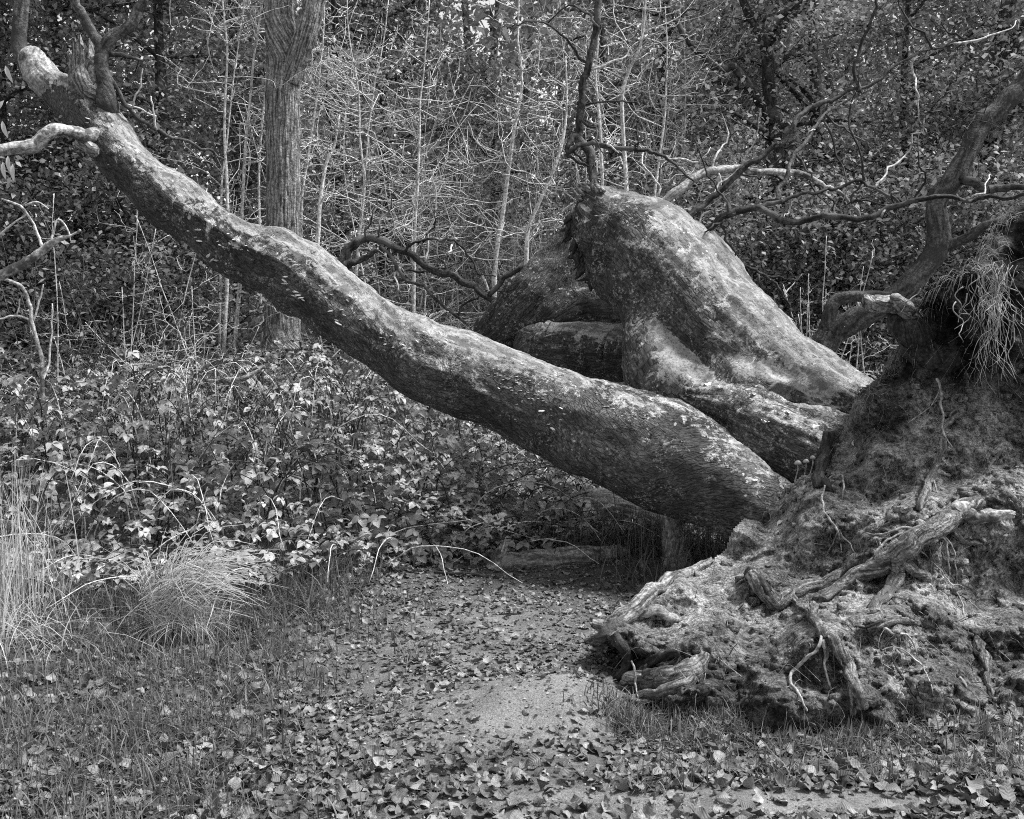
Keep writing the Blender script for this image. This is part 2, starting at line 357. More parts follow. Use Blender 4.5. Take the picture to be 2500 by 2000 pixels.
# leaf litter
def litter():
    n = 52000
    y = 2.9 + (8.2 - 2.9) * rng.rand(n) ** 1.15; x = (rng.rand(n) * 2 - 1) * (0.56 * y + 0.25)
    dens = 0.8 + 0.5 * fbm(np.stack([x, y, 0 * x], -1) * 1.3, 3)
    wx = 0.13 * fbm(np.stack([x, y, 0 * x], -1) * 3.5, 3); sand = 1.1 * np.exp(-((x - 0.06 + wx) / 0.42) ** 2 - ((y - 4.06 + wx) / 0.24) ** 2) + 1.1 * np.exp(-((x - 0.75) / 0.85) ** 2 - ((y - 3.28) / 0.11) ** 2) + 0.45 * np.exp(-((x + 0.2) / 0.45) ** 2 - ((y - 5.0) / 0.4) ** 2)
    dens = dens * np.clip(1 - 1.0 * sand, 0.12, 1); dens = np.where(y > front_y(x) + 0.4, dens * 0.35, dens)
    keep = rng.rand(n) < dens * 0.8; x, y = x[keep], y[keep]; n = len(x)
    path = sst(-1.0, -0.6, x) * sst(0.75, 0.4, x) * sst(3.3, 4.0, y); pos = np.stack([x, y, gz(x, y) + 0.004 + (0.022 - 0.012 * path) * rng.rand(n) ** 2], -1)
    R = eul(rng.rand(n) * 6.28, rng.randn(n) * (0.3 - 0.14 * path), rng.randn(n) * (0.4 - 0.2 * path)); sc = 0.02 + (0.052 - 0.016 * path) * rng.rand(n) ** 1.7; sc = sc * 0.9 * (1 + 0.15 * sst(0.15, 0.5, x) * sst(4.4, 4.0, y) * rng.rand(n))
    tone = np.clip(0.16 + 0.62 * rng.rand(n) ** 1.9 + 0.1 * rng.randn(n), 0.02, 1); kind = rng.randint(0, len(LITTER), n)
    px, py, z = proj(pos); size = sc / z * FPX * in_frame(px, py, -10)
    order = np.argsort(-size); big = order[:300]; rest = order[300:]
    lm = leaf_meshes('fallen_leaf', LITTER, MAT_LITTER, TONES)
    for j in big: place('fallen_leaf', lm[int(kind[j]), tone_index(tone[j])], ground, pos[j], R[j], float(sc[j]))
    b = MB()
    for k, tp in enumerate(LITTER):
        s = rest[kind[rest] == k]; b.scatter(tp, R[s], pos[s], sc[s], tone[s])
    part('leaf_litter', b.mesh('leaf_litter', MAT_LITTER), ground, None, 'stuff')
litter()

# crumbs, broken leaf bits and bits of bark trodden into the path
n = 9000; y = 3.0 + 3.9 * rng.rand(n); x = -1.0 + 1.7 * rng.rand(n); x = np.where(rng.rand(n) < .25, -2 + 4 * rng.rand(n), x); pos = np.stack([x, y, gz(x, y) + 0.003 + 0.004 * rng.rand(n)], -1)
b = MB(); b.scatter(SMALL[0], eul(rng.rand(n) * 6.28, rng.randn(n) * 0.35, rng.randn(n) * 0.4), pos, 0.005 + 0.016 * rng.rand(n) ** 2, np.clip(rng.rand(n) ** 1.6, 0.02, 1)); part('leaf_crumbs', b.mesh('leaf_crumbs', MAT_LITTER), ground, None, 'stuff')
n = 2600; y = 3.0 + 3.4 * rng.rand(n); x = -0.9 + 2.0 * rng.rand(n); b = MB(); z = gz(x, y)
for k in range(n):
    s_ = 0.002 + 0.006 * rng.rand() ** 3; v = rng.randn(8, 3) * 0.22 + np.array([(i, j, l) for i in (-1, 1) for j in (-1, 1) for l in (-.7, .7)]); b.add(v * s_ + [x[k], y[k], z[k]], [(0, 1, 3, 2), (4, 6, 7, 5), (0, 4, 5, 1), (2, 3, 7, 6), (0, 2, 6, 4), (1, 5, 7, 3)], None, 0.2 + 0.8 * rng.rand())
part('grit', b.mesh('grit', MAT_GROUND), ground, None, 'stuff')
# grass
def blades(mb, pos, h, lean, az, w, tone, seg=4, droop=1.0):
    n = len(pos); t = np.linspace(0, 1, seg + 1)
    out = lean[:, None] * h[:, None] * t[None] ** 1.7
    up = h[:, None] * (t[None] - droop * 0.5 * np.clip(lean, 0, 2)[:, None] * t[None] ** 2.4)
    dx, dy = np.cos(az)[:, None], np.sin(az)[:, None]
    c = pos[:, None, :] + np.stack([out * dx, out * dy, up], -1)
    sa = az + np.pi / 2 + rng.randn(n) * 0.8
    side = np.stack([np.cos(sa), np.sin(sa), 0 * sa], -1)[:, None, :] * (w[:, None] * (1 - t[None] ** 1.5 * 0.92))[..., None]
    V = np.stack([c - side, c + side], 2).reshape(-1, 3)
    base = (np.arange(n) * 2 * (seg + 1))[:, None]; k = np.arange(seg)[None] * 2
    Q = np.stack([base + k, base + k + 1, base + k + 3, base + k + 2], -1).reshape(-1, 4)
    mb.add(V, Q, None, np.repeat(tone, 2 * (seg + 1)))
def grass_patch(mb, cx, cy, sx, sy, n, h, tone=(0.2, 0.95), w=0.0022, lean=0.8):
    x, y = cx + sx * rng.randn(n), cy + sy * rng.randn(n); g = gz(x, y)
    hh = h * (0.5 + rng.rand(n)); blades(mb, np.stack([x, y, g - 0.005], -1), hh, np.abs(rng.randn(n)) * lean, rng.rand(n) * 6.28, np.full(n, w) * (0.6 + rng.rand(n)), tone[0] + (tone[1] - tone[0]) * rng.rand(n) ** 1.5)
g = MB()
for k in range(300):       # tufts on the left and in the leaves
    y = 3.1 + 2.6 * rng.rand(); x = -2.6 + (1.75 + 0.25 * rng.randn()) * rng.rand() ** 0.8
    if abs(x) > 0.55 * y: continue
    grass_patch(g, x, y, 0.08, 0.06, 42, 0.06 + 0.06 * rng.rand())
for k in range(60):
    x = 0.35 + 1.5 * rng.rand(); y = 3.4 + 0.68 * rng.rand()
    grass_patch(g, x, y, 0.06, 0.04, 44, 0.05 + 0.05 * rng.rand(), w=0.0026)
for k in range(26):
    px = 1490 + 280 * rng.rand(); x = (px - 1250) / FPX * 4.35; grass_patch(g, x, 3.95 + 0.1 * rng.randn(), 0.05, 0.05, 50, 0.075, (0.1, 0.9), lean=0.9)
for k in range(30):      # long grass in the dark gap under the trunk
    x = 0.35 + 1.1 * rng.rand(); y = 5.9 + 1.6 * rng.rand(); y = max(y, 6.85) if x < 0.75 else y; grass_patch(g, x, y, 0.12, 0.12, 60, 0.22, (0.1, 0.7), 0.003, 0.7)
for k in range(90):      # under the bramble edge
    x = -2.9 + 2.1 * rng.rand(); y = front_y(x) - 0.1 + 0.25 * rng.randn(); grass_patch(g, x, y, 0.1, 0.08, 50, 0.17, (0.1, 0.8), 0.0026, 0.8)
n = 9000; y = 2.95 + 3.0 * rng.rand(n); x = (rng.rand(n) * 2 - 1) * 0.56 * y; ok = (x < -0.85 + 0.18 * rng.randn(n)) | ((x > 0.35) & (y > 3.4) & (y < 4.1)); x, y = x[ok], y[ok]; n = len(x)
blades(g, np.stack([x, y, gz(x, y)], -1), 0.03 + 0.06 * rng.rand(n), np.abs(rng.randn(n)) * 0.9, rng.rand(n) * 6.28, np.full(n, 0.0018), 0.15 + 0.7 * rng.rand(n))
single('grass', g.mesh('grass', MAT_GRASS), 'short green grass growing up through the fallen leaves', None, None, 'stuff')

# bleached tussock and tall straw
tx, ty = ground_hit(455, 1545); b = MB(); n = 650
x, y = tx + 0.07 * rng.randn(n), ty + 0.06 * rng.randn(n); az = rng.rand(n) * 6.28; hh = 0.16 + 0.17 * rng.rand(n)
blades(b, np.stack([x, y, gz(x, y)], -1), hh, 0.25 + 0.9 * rng.rand(n), az, np.full(n, 0.0022), 0.2 + 0.8 * rng.rand(n), 7, 1.5)
n = 260; t = rng.rand(n); az = 0.1 + 0.9 * rng.randn(n)     # flattened sheaf on its crown
p0 = np.stack([tx - 0.2 + 0.25 * rng.rand(n), ty + 0.08 * rng.randn(n), 0.13 + 0.1 * rng.rand(n)], -1)
L = 0.22 + 0.25 * rng.rand(n); p1 = p0 + np.stack([L * np.cos(az), 0.4 * L * np.sin(az), 0.11 + 0.2 * rng.randn(n) * L], -1)
for k in range(n):
    mid = (p0[k] + p1[k]) / 2 + np.array([0, 0, 0.06 + 0.03 * rng.randn()]); tube(b, cat([p0[k], mid, p1[k]], 5), [0.0022, 0.002, 0.002, 0.0015, 0.0008], 3, None, 0.3 + 0.7 * rng.rand(), False)
th = thing('grass_tussock', 'arching pale dry grass tussock at the front edge of the bramble bank', 'grass tussock', (tx, ty, 0)); part('blades', b.mesh('blades', MAT_STRAW), th, None, 'stuff')
b = MB(); n = 420; x = -2.5 + 0.13 * rng.randn(n); y = 5.1 + 0.22 * rng.randn(n)
blades(b, np.stack([x, y, gz(x, y)], -1), 0.35 + 0.65 * rng.rand(n), 0.05 + 0.25 * np.abs(rng.randn(n)), rng.rand(n) * 6.28, np.full(n, 0.0026), 0.3 + 0.7 * rng.rand(n), 5)
n = 500; x = -2.4 + 0.2 * rng.randn(n); y = 4.85 + 0.25 * rng.randn(n)
blades(b, np.stack([x, y, gz(x, y)], -1), 0.15 + 0.2 * rng.rand(n), 0.4 + 0.6 * np.abs(rng.randn(n)), rng.rand(n) * 6.28, np.full(n, 0.0024), 0.2 + 0.8 * rng.rand(n), 5)
th = thing('straw_clump', 'tall upright clump of straw pale grass left of the tussock', 'grass clump', (-2.42, 4.95, 0)); part('blades', b.mesh('blades', MAT_STRAW), th, None, 'stuff')

# ------------------------------------------------------------------ brambles
def bram_h(x, y):
    p = np.stack([x, y, 0 * x], -1)
    h = (0.16 + 0.80 * sst(0, 2.3, y - front_y(x))) * (1 - 0.42 * sst(-0.9, 0.4, x)) + 0.13 * fbm(p * 1.5, 2) * sst(0, 1, y - front_y(x))
    return np.maximum(h, 0.06)
BUSHES = [(-3.2, 6.2, 'bramble bush at the left edge of the photo behind the straw clump'), (-1.9, 6.3, 'bramble bush rising just behind the pale grass tussock'),
          (-1.0, 6.9, 'low bramble bush at the path edge between tussock and pale stump'), (-0.1, 7.2, 'sparse bramble bush under the middle of the fallen trunk'),
          (-3.5, 8.2, 'tall bramble bush around the foot of the white dead sapling'), (-2.3, 8.0, 'tall bramble bush in front of the pale sapling stems'),
          (-1.2, 8.4, 'tall bramble bush under the trunk below the ridged standing tree'), (0.35, 8.3, 'shaded bramble bush beside the mossy log under the trunk')]
def brambles():
    n = 9500
    x = -4.6 + 5.4 * rng.rand(n); y = front_y(x) - 0.15 + (10.4 - front_y(x)) * rng.rand(n) ** 1.15
    g0 = gz(x, y); h = bram_h(x, y); dep = rng.rand(n) ** 1.6; z = g0 + h * (1 - 0.75 * dep) + 0.05 * rng.randn(n)
    pos = np.stack([x, y, np.maximum(z, g0 + 0.03)], -1)
    R = eul(np.pi + rng.randn(n) * 1.3, -0.05 + rng.randn(n) * 0.38, rng.randn(n) * 0.38); sc = 0.035 + 0.045 * rng.rand(n) ** 1.3
    tone = np.clip(0.42 + 0.3 * rng.randn(n), 0.03, 1); kind = rng.randint(0, len(TRI), n)
    px, py, zz = proj(pos); size = sc / zz * FPX * in_frame(px, py, 20) * (dep < 0.45)
    c = np.array([(a, b_) for a, b_, _ in BUSHES]); own = np.argmin((x[:, None] - c[:, 0]) ** 2 + (y[:, None] - c[:, 1]) ** 2, 1)
    lm = leaf_meshes('leaf', TRI, MAT_BRAMBLE, TONES)
    for bi, (bx, by, lab) in enumerate(BUSHES):
        th = thing('bramble_bush', lab, 'bramble bush', (bx, by, 0), 'bramble bushes on the bank')
        mine = np.where(own == bi)[0]; mine = mine[np.argsort(-size[mine])]; big = [j for j in mine[:240] if size[j] > 0]; rest = mine[len(big):]
        for j in big: place('leaf', lm[int(kind[j]), tone_index(tone[j])], th, pos[j], R[j], float(sc[j]))
        b = MB()
        for k, tp in enumerate(TRI):
            s = rest[kind[rest] == k]; b.scatter(tp, R[s], pos[s], sc[s], tone[s])
        part('foliage', b.mesh('foliage', MAT_BRAMBLE), th, None, 'stuff')
        cm, cl = MB(), MB()
        for k in range(46):
            a0 = np.array([bx + rng.randn() * 0.5, by + rng.randn() * 0.5]); a0[1] = max(a0[1], front_y(a0[0]))
            az = rng.rand() * 6.28; L = 0.4 + 0.7 * rng.rand(); hb = float(bram_h(a0[:1], a0[1:])[0]) + 0.03
            g1 = float(gz(a0[:1], a0[1:])[0])
            pts = [(a0[0], a0[1], g1), (a0[0] + 0.2 * L * math.cos(az), a0[1] + 0.2 * L * math.sin(az), g1 + hb * 0.75), (a0[0] + 0.6 * L * math.cos(az), a0[1] + 0.6 * L * math.sin(az), g1 + hb * 1.0), (a0[0] + L * math.cos(az), a0[1] + L * math.sin(az), g1 + hb * 0.5 * (0.5 + rng.rand()))]
            curve_tube(pts, [0.005, 0.0018], 4, 4, 0.01, mb=cm if k % 3 else cl)
        part('cane_tangle', cm.mesh('canes', MAT_DARKBARK), th, 'dark arching bramble canes', 'stuff'); part('dry_cane_tangle', cl.mesh('canes', MAT_SAPLING), th, 'pale dry bramble canes', 'stuff')
brambles()

# ------------------------------------------------------------------ the fallen tree
base = (P(1900, 1240, 5.9)[0], 5.9, 0.0)
FT = thing('fallen_tree', 'large uprooted tree lying with its root plate, smooth leaning trunk and broken limbs', 'fallen tree', base)
def pr(lst):   # (px, py, Y, r_px) -> points, radii
    return [P(a, b_, c) for a, b_, c, d in lst], [d * c / FPX for a, b_, c, d in lst]
def knotty(r, k=0.2):
    r0 = float(np.mean(r))
    def fn(s, th, v):
        q = np.stack([s.ravel() / (r0 * 3.5), np.cos(th).ravel() * 1.3, np.sin(th).ravel() * 1.3], -1) + v[0] * 7
        g = np.stack([s.ravel() / (r0 * 9), np.cos(th).ravel() * 4, np.sin(th).ravel() * 4], -1) + v[0] * 3
        return r0 * (k * fbm(q, 3) + 0.6 * k * fbm(g, 3) + (0.35 * k * fbm(g * np.array([6.0, 2.2, 2.2]), 2) if r0 > 0.012 else 0))
    return fn
def lumpy(amp=0.018, f=2.2, fine=0.004, ff=14):
    def fn(s, th, v): return amp * fbm(v * f, 3) + fine * fbm(v * ff, 3)
    return fn
MAIN = [(138, 214, 7.63, 38), (185, 247, 7.58, 54), (240, 300, 7.5, 63), (316, 404, 7.4, 63), (442, 505, 7.3, 64), (577, 602, 7.2, 76), (708, 655, 7.1, 85), (828, 748, 7.0, 82),
        (953, 833, 6.9, 92), (1050, 882, 6.8, 104), (1207, 940, 6.65, 106), (1383, 1022, 6.5, 110), (1526, 1075, 6.3, 129), (1650, 1130, 6.15, 138), (1770, 1195, 6.0, 112), (1900, 1275, 5.85, 100)]
p, r = pr(MAIN); n = 420; pc = cat(p, n); rc = np.interp(np.linspace(0, 1, n), np.linspace(0, 1, len(r)), r)
k = np.ones(25) / 25; rc = np.convolve(np.pad(rc, 12, 'edge'), k, 'valid')
mb = MB()
def main_disp(s, th, v):
    q = np.stack([s.ravel() * 16, np.sin(th).ravel() * 2.5, np.cos(th).ravel() * 2.5], -1)
    k = np.stack([s.ravel() * 1.1, np.sin(th).ravel() * 1.8, np.cos(th).ravel() * 1.8], -1); kn = np.clip(vnoise(v * 3.4 + 9) - 0.5, 0, 1); return 0.024 * fbm(v * 1.9, 3) - 0.03 * np.abs(fbm(k, 2)) * sst(0.0, 0.4, s.ravel() / s.max()) + 0.07 * kn + 0.0022 * fbm(q * np.array([0.7, 1.6, 1.6]), 3) + 0.006 * fbm(v * 11, 3) + 0.0035 * fbm(v * 32, 3)
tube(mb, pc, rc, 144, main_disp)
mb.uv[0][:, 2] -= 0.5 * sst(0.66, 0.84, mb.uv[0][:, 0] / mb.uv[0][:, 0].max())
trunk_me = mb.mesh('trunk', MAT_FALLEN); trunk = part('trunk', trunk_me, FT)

def union(name, specs, voxel, mat, lump, parent, label=None, wdir=(0, 0, 1), woff=0.0, flute=0.012, dents=()):
    """several swept limbs fused into one continuous surface"""
    b = MB(); cen, crad = [], []
    for sp in specs:
        p, r = pr(sp); n = len(p) * 10; q = cat(p, n); rr = np.interp(np.linspace(0, 1, n), np.linspace(0, 1, len(r)), r)
        tube(b, q, rr, 40); cen.append(q); crad.append(rr)
    o = single('tmp', b.mesh('tmp', None)); md = o.modifiers.new('r', 'REMESH'); md.mode = 'VOXEL'; md.voxel_size = voxel
    sm = o.modifiers.new('s', 'SMOOTH'); sm.iterations = 6; sm.factor = 0.5
    dg = bpy.context.evaluated_depsgraph_get(); me = bpy.data.meshes.new_from_object(o.evaluated_get(dg)); bpy.data.objects.remove(o)
    nv = len(me.vertices); V = np.empty(nv * 3, np.float32); me.vertices.foreach_get('co', V); V = V.reshape(-1, 3).astype(float)
    N = np.empty(nv * 3, np.float32); me.vertices.foreach_get('normal', N); N = N.reshape(-1, 3).astype(float)
    C = cen[0]; idx = np.array([int(np.argmin(((C - v) ** 2).sum(1))) for v in V[::1]]) if nv < 60000 else np.zeros(nv, int)
    t, a, bb = frames(C); s = np.concatenate([[0], np.cumsum(np.linalg.norm(np.diff(C, axis=0), axis=1))])
    d = V - C[idx]; th = np.arctan2((d * bb[idx]).sum(1), (d * a[idx]).sum(1))
    fl = np.stack([s[idx] * 1.3, np.cos(th) * 3.0, np.sin(th) * 3.0], -1)
    V = V + N * (lump(V) - flute * 3.0 * np.abs(fbm(fl, 3)) + flute * 0.5 * fbm(fl * np.array([5, 2, 2]), 2))[:, None]
    for dx, dy, dY, dr, dd in dents:
        c = P(dx, dy, dY); w = np.exp(-(((V - c) / dr) ** 2).sum(1) * (1 + 0.5 * fbm(V * 14, 2))); V = V - N * (dd * w)[:, None]
    me.vertices.foreach_set('co', V.astype(np.float32).ravel())
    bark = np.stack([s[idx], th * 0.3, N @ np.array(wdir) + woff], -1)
    at = me.attributes.new('tone', 'FLOAT', 'POINT'); at.data.foreach_set('value', np.ones(nv, np.float32))
    at = me.attributes.new('bark', 'FLOAT_VECTOR', 'POINT'); at.data.foreach_set('vector', bark.astype(np.float32).ravel())
    me.polygons.foreach_set('use_smooth', np.ones(len(me.polygons), bool)); me.materials.clear(); me.materials.append(mat); me.update()
    return part(name, me, parent, label), me
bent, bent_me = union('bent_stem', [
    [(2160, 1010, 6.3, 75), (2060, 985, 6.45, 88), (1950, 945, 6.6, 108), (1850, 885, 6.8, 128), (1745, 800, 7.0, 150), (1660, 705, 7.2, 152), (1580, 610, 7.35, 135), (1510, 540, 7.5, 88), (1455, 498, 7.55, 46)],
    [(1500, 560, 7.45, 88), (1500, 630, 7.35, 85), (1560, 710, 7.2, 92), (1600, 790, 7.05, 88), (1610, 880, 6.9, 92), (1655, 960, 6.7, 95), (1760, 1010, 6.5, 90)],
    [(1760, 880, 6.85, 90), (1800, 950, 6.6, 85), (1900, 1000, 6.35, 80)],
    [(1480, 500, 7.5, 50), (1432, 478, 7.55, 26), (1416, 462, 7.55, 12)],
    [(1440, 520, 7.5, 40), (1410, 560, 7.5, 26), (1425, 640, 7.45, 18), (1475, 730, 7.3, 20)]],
    0.017, MAT_FALLEN, lambda V: 0.03 * fbm(V * 2.2, 3) + 0.009 * fbm(V * 7, 3) + 0.004 * fbm(V * 22, 3), FT, 'thick bent stem with pale worn side, painted as lit, and broken tip', (0.93, -0.1, 0.3), 0.52, 0.008, ((1462, 632, 7.15, 0.075, 0.16), (1452, 480, 7.35, 0.04, 0.06), (1405, 600, 7.3, 0.08, 0.12), (1480, 760, 7.0, 0.07, 0.05), (1700, 930, 6.55, 0.05, 0.05)))  # right and top sides coloured pale: worn wood plus painted-in side light
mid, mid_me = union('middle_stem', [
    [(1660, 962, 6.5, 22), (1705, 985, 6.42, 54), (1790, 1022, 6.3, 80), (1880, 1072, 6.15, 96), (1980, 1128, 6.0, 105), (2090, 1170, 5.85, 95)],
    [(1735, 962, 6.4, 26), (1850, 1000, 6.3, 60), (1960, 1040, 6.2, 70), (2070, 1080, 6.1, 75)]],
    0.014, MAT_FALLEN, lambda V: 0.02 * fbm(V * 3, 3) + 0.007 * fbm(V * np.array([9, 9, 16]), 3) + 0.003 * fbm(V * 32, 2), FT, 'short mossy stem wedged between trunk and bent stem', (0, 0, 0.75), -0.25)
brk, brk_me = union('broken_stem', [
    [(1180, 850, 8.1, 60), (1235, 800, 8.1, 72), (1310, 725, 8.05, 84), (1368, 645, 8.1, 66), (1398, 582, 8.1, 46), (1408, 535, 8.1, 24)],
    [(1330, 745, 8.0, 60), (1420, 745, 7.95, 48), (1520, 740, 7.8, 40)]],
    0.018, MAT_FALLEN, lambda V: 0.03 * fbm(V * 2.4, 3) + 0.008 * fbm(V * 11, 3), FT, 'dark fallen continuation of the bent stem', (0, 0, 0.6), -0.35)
def torn(pts, L, w, seed, mat, parent, dirv):
    q = np.random.RandomState(seed); b = MB()
    for k in range(L):
        f = q.rand() * (len(pts) - 1); i = min(int(f), len(pts) - 2); c = pts[i] * (1 - f + i) + pts[i + 1] * (f - i) + q.randn(3) * 0.012; d = np.array(dirv) + q.randn(3) * 0.35; d /= np.linalg.norm(d); l = w * (0.4 + q.rand())
        tube(b, cat([c - d * l * 0.5, c + d * l * 0.3 + q.randn(3) * l * 0.08, c + d * l], 5), np.array([0.018, 0.017, 0.013, 0.008, 0.001]) * (0.5 + q.rand()), 6)
    part('torn_wood', b.mesh('torn_wood', mat), parent)
def bent_tube(name, lst, mat, parent, sides=14, seg=7, wob=0.02, amp=0.008, label=None, seed=0):
    p, r = pr(lst); b = curve_tube(p, r, sides, seg, wob, knotty(r, 0.17) if max(r) < 0.06 else lumpy(amp, 8, amp * 0.4, 30), seed=seed)
    return part(name, b.mesh(name, mat), parent, label)
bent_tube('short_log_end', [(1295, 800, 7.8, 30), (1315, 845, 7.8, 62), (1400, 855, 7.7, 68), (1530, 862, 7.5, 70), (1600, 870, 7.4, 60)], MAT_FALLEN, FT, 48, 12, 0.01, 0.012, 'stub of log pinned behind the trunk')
bent_tube('prop_branch', [(1665, 1225, 6.3, 40), (1650, 1270, 6.3, 30), (1645, 1310, 6.3, 28), (1655, 1350, 6.3, 34), (1660, 1390, 6.3, 40)], MAT_LOG, FT, 24, 8, 0.01, 0.008, 'stubby branch propping the trunk above the ground')

torn([P(1402, 482, 7.5), P(1420, 462, 7.5), P(1450, 455, 7.5), P(1470, 470, 7.42)], 34, 0.055, 4, MAT_DEADWOOD, FT, (-0.5, -0.3, 0.6))
torn([P(1392, 540, 7.5), P(1392, 590, 7.52), P(1412, 640, 7.45), P(1450, 690, 7.4)], 40, 0.07, 6, MAT_DARKROOT, FT, (-0.35, -0.1, -0.8))
# crown end of the trunk: splintered stub, second fork, living limbs
def splinter(b, c0, axis_, r, h, seed, sides=40, rows=9, jag=0.55, r1=0.8):
    q = np.random.RandomState(seed); ax = np.asarray(axis_, float); ax /= np.linalg.norm(ax); a = np.cross(ax, [0, 1, 0.2]); a /= np.linalg.norm(a); bb = np.cross(ax, a)
    hh = np.repeat(1 - jag * q.rand(sides // 4) ** 0.8, 4)[:sides]; hh = hh * (1 - 0.12 * np.tile([0, 0.4, 1, 0.5], sides // 4)); V, U = [], []
    for k in range(rows + 1):
        t = k / rows
        for j in range(sides):
            th = j / sides * 6.28318; rr = r * (1 + (r1 - 1) * t) * (1 + 0.10 * math.sin(j * 2.4 + seed) + 0.06 * q.randn() * (k > 0)); 
            V.append(c0 + ax * h * t * hh[j] + (a * math.cos(th) + bb * math.sin(th)) * rr); U.append((t * h, th * r, 0.3))
    for j in range(sides):
        th = j / sides * 6.28318; V.append(c0 + ax * h * (0.25 + 0.1 * q.rand()) + (a * math.cos(th) + bb * math.sin(th)) * r * 0.35); U.append((0, th * r, 0))
    V.append(c0 + ax * h * 0.2); U.append((0, 0, 0)); R_ = rows + 1
    Q = [(k * sides + j, k * sides + (j + 1) % sides, (k + 1) * sides + (j + 1) % sides, (k + 1) * sides + j) for k in range(R_) for j in range(sides)]
    T = [(R_ * sides + j, R_ * sides + (j + 1) % sides, len(V) - 1) for j in range(sides)]
    b.add(np.array(V), Q, T, 1.0, np.array(U))
b = MB(); splinter(b, P(208, 205, 7.5), P(192, 60, 7.5) - P(208, 205, 7.5), 0.098, 0.36, 3)
part('splintered_stub', b.mesh('splintered_stub', MAT_DEADWOOD), FT, 'jagged splintered stub at the top of the trunk')
b = MB(); p, r = pr([(240, 215, 7.45, 30), (215, 195, 7.42, 34), (235, 165, 7.42, 20), (238, 150, 7.42, 10)]); curve_tube(p, r, 16, 7, 0.03, lumpy(0.025, 12, 0.012, 30), mb=b); part('torn_wood', b.mesh('torn_wood', MAT_DEADWOOD), FT)
bent_tube('fork_limb', [(65, 118, 7.7, 14), (72, 132, 7.7, 30), (92, 170, 7.7, 39), (125, 205, 7.65, 40), (165, 235, 7.6, 42), (215, 270, 7.55, 42)], MAT_PALELIMB, FT, 40, 9, 0.0, 0.012, 'pale barkless fork broken off with a rounded end')
bent_tube('limb', [(85, 185, 7.8, 18), (60, 150, 7.85, 18), (46, 109, 7.9, 18), (48, 55, 7.9, 17), (54, 0, 7.9, 17), (62, -60, 7.9, 15), (70, -140, 7.9, 12)], MAT_GREYBARK, FT, 24, 8, 0.005, 0.004, 'smooth limb rising behind the rounded fork end')
bent_tube('limb', [(285, 300, 7.5, 20), (265, 245, 7.42, 24), (255, 200, 7.4, 18), (251, 155, 7.4, 15), (255, 117, 7.4, 15), (278, 92, 7.4, 15), (317, 63, 7.4, 14), (346, 5, 7.4, 12), (352, -60, 7.4, 11)], MAT_GREYBARK, FT, 18, 8, 0.02, 0.006, 'living limb curving up to the right above the splintered stub')
bent_tube('limb', [(254, 125, 7.4, 12), (240, 92, 7.4, 12), (209, 38, 7.4, 11), (180, -10, 7.4, 10), (160, -60, 7.4, 9)], MAT_GREYBARK, FT, 14, 7, 0.02, 0.005, 'left prong of the forked living limb')
bent_tube('limb', [(260, 135, 7.45, 6), (290, 135, 7.5, 6), (317, 140, 7.55, 5), (345, 150, 7.6, 3)], MAT_DARKBARK, FT, 8, 5, 0.02, 0.003)
bent_tube('limb', [(235, 330, 7.35, 16), (209, 330, 7.2, 15), (167, 321, 7.1, 14), (125, 321, 7.0, 15), (83, 351, 6.95, 15), (40, 362, 6.9, 14), (-20, 372, 6.85, 13), (-120, 380, 6.8, 11)], MAT_PALELIMB, FT, 18, 8, 0.012, 0.008, 'pale crooked limb running left out of the picture')
bent_tube('knob', [(190, 346, 7.25, 9), (205, 352, 7.22, 15), (224, 362, 7.22, 16), (235, 380, 7.25, 8)], MAT_DEADWOOD, FT, 18, 6, 0.02, 0.02, 'crusty knob of dead wood under the trunk')
bent_tube('branch', [(267, 188, 7.4, 5), (317, 259, 7.45, 5), (355, 301, 7.5, 4.5), (417, 334, 7.6, 4), (501, 355, 7.8, 3.5), (551, 392, 8.0, 3)], MAT_GREYBARK, FT, 7, 6, 0.03, 0.002, 'thin branch drooping right from the forked limb')
for lst in ([(320, 262, 7.45, 2.5), (335, 235, 7.4, 2.2), (346, 168, 7.35, 1.5)], [(312, 250, 7.45, 2.4), (345, 262, 7.5, 2), (385, 285, 7.55, 1.5)], [(385, 322, 7.55, 3), (378, 270, 7.5, 2.5), (372, 228, 7.45, 2)]):
    bent_tube('twig', lst, MAT_SAPLING, FT, 5, 5, 0.02, 0.0)
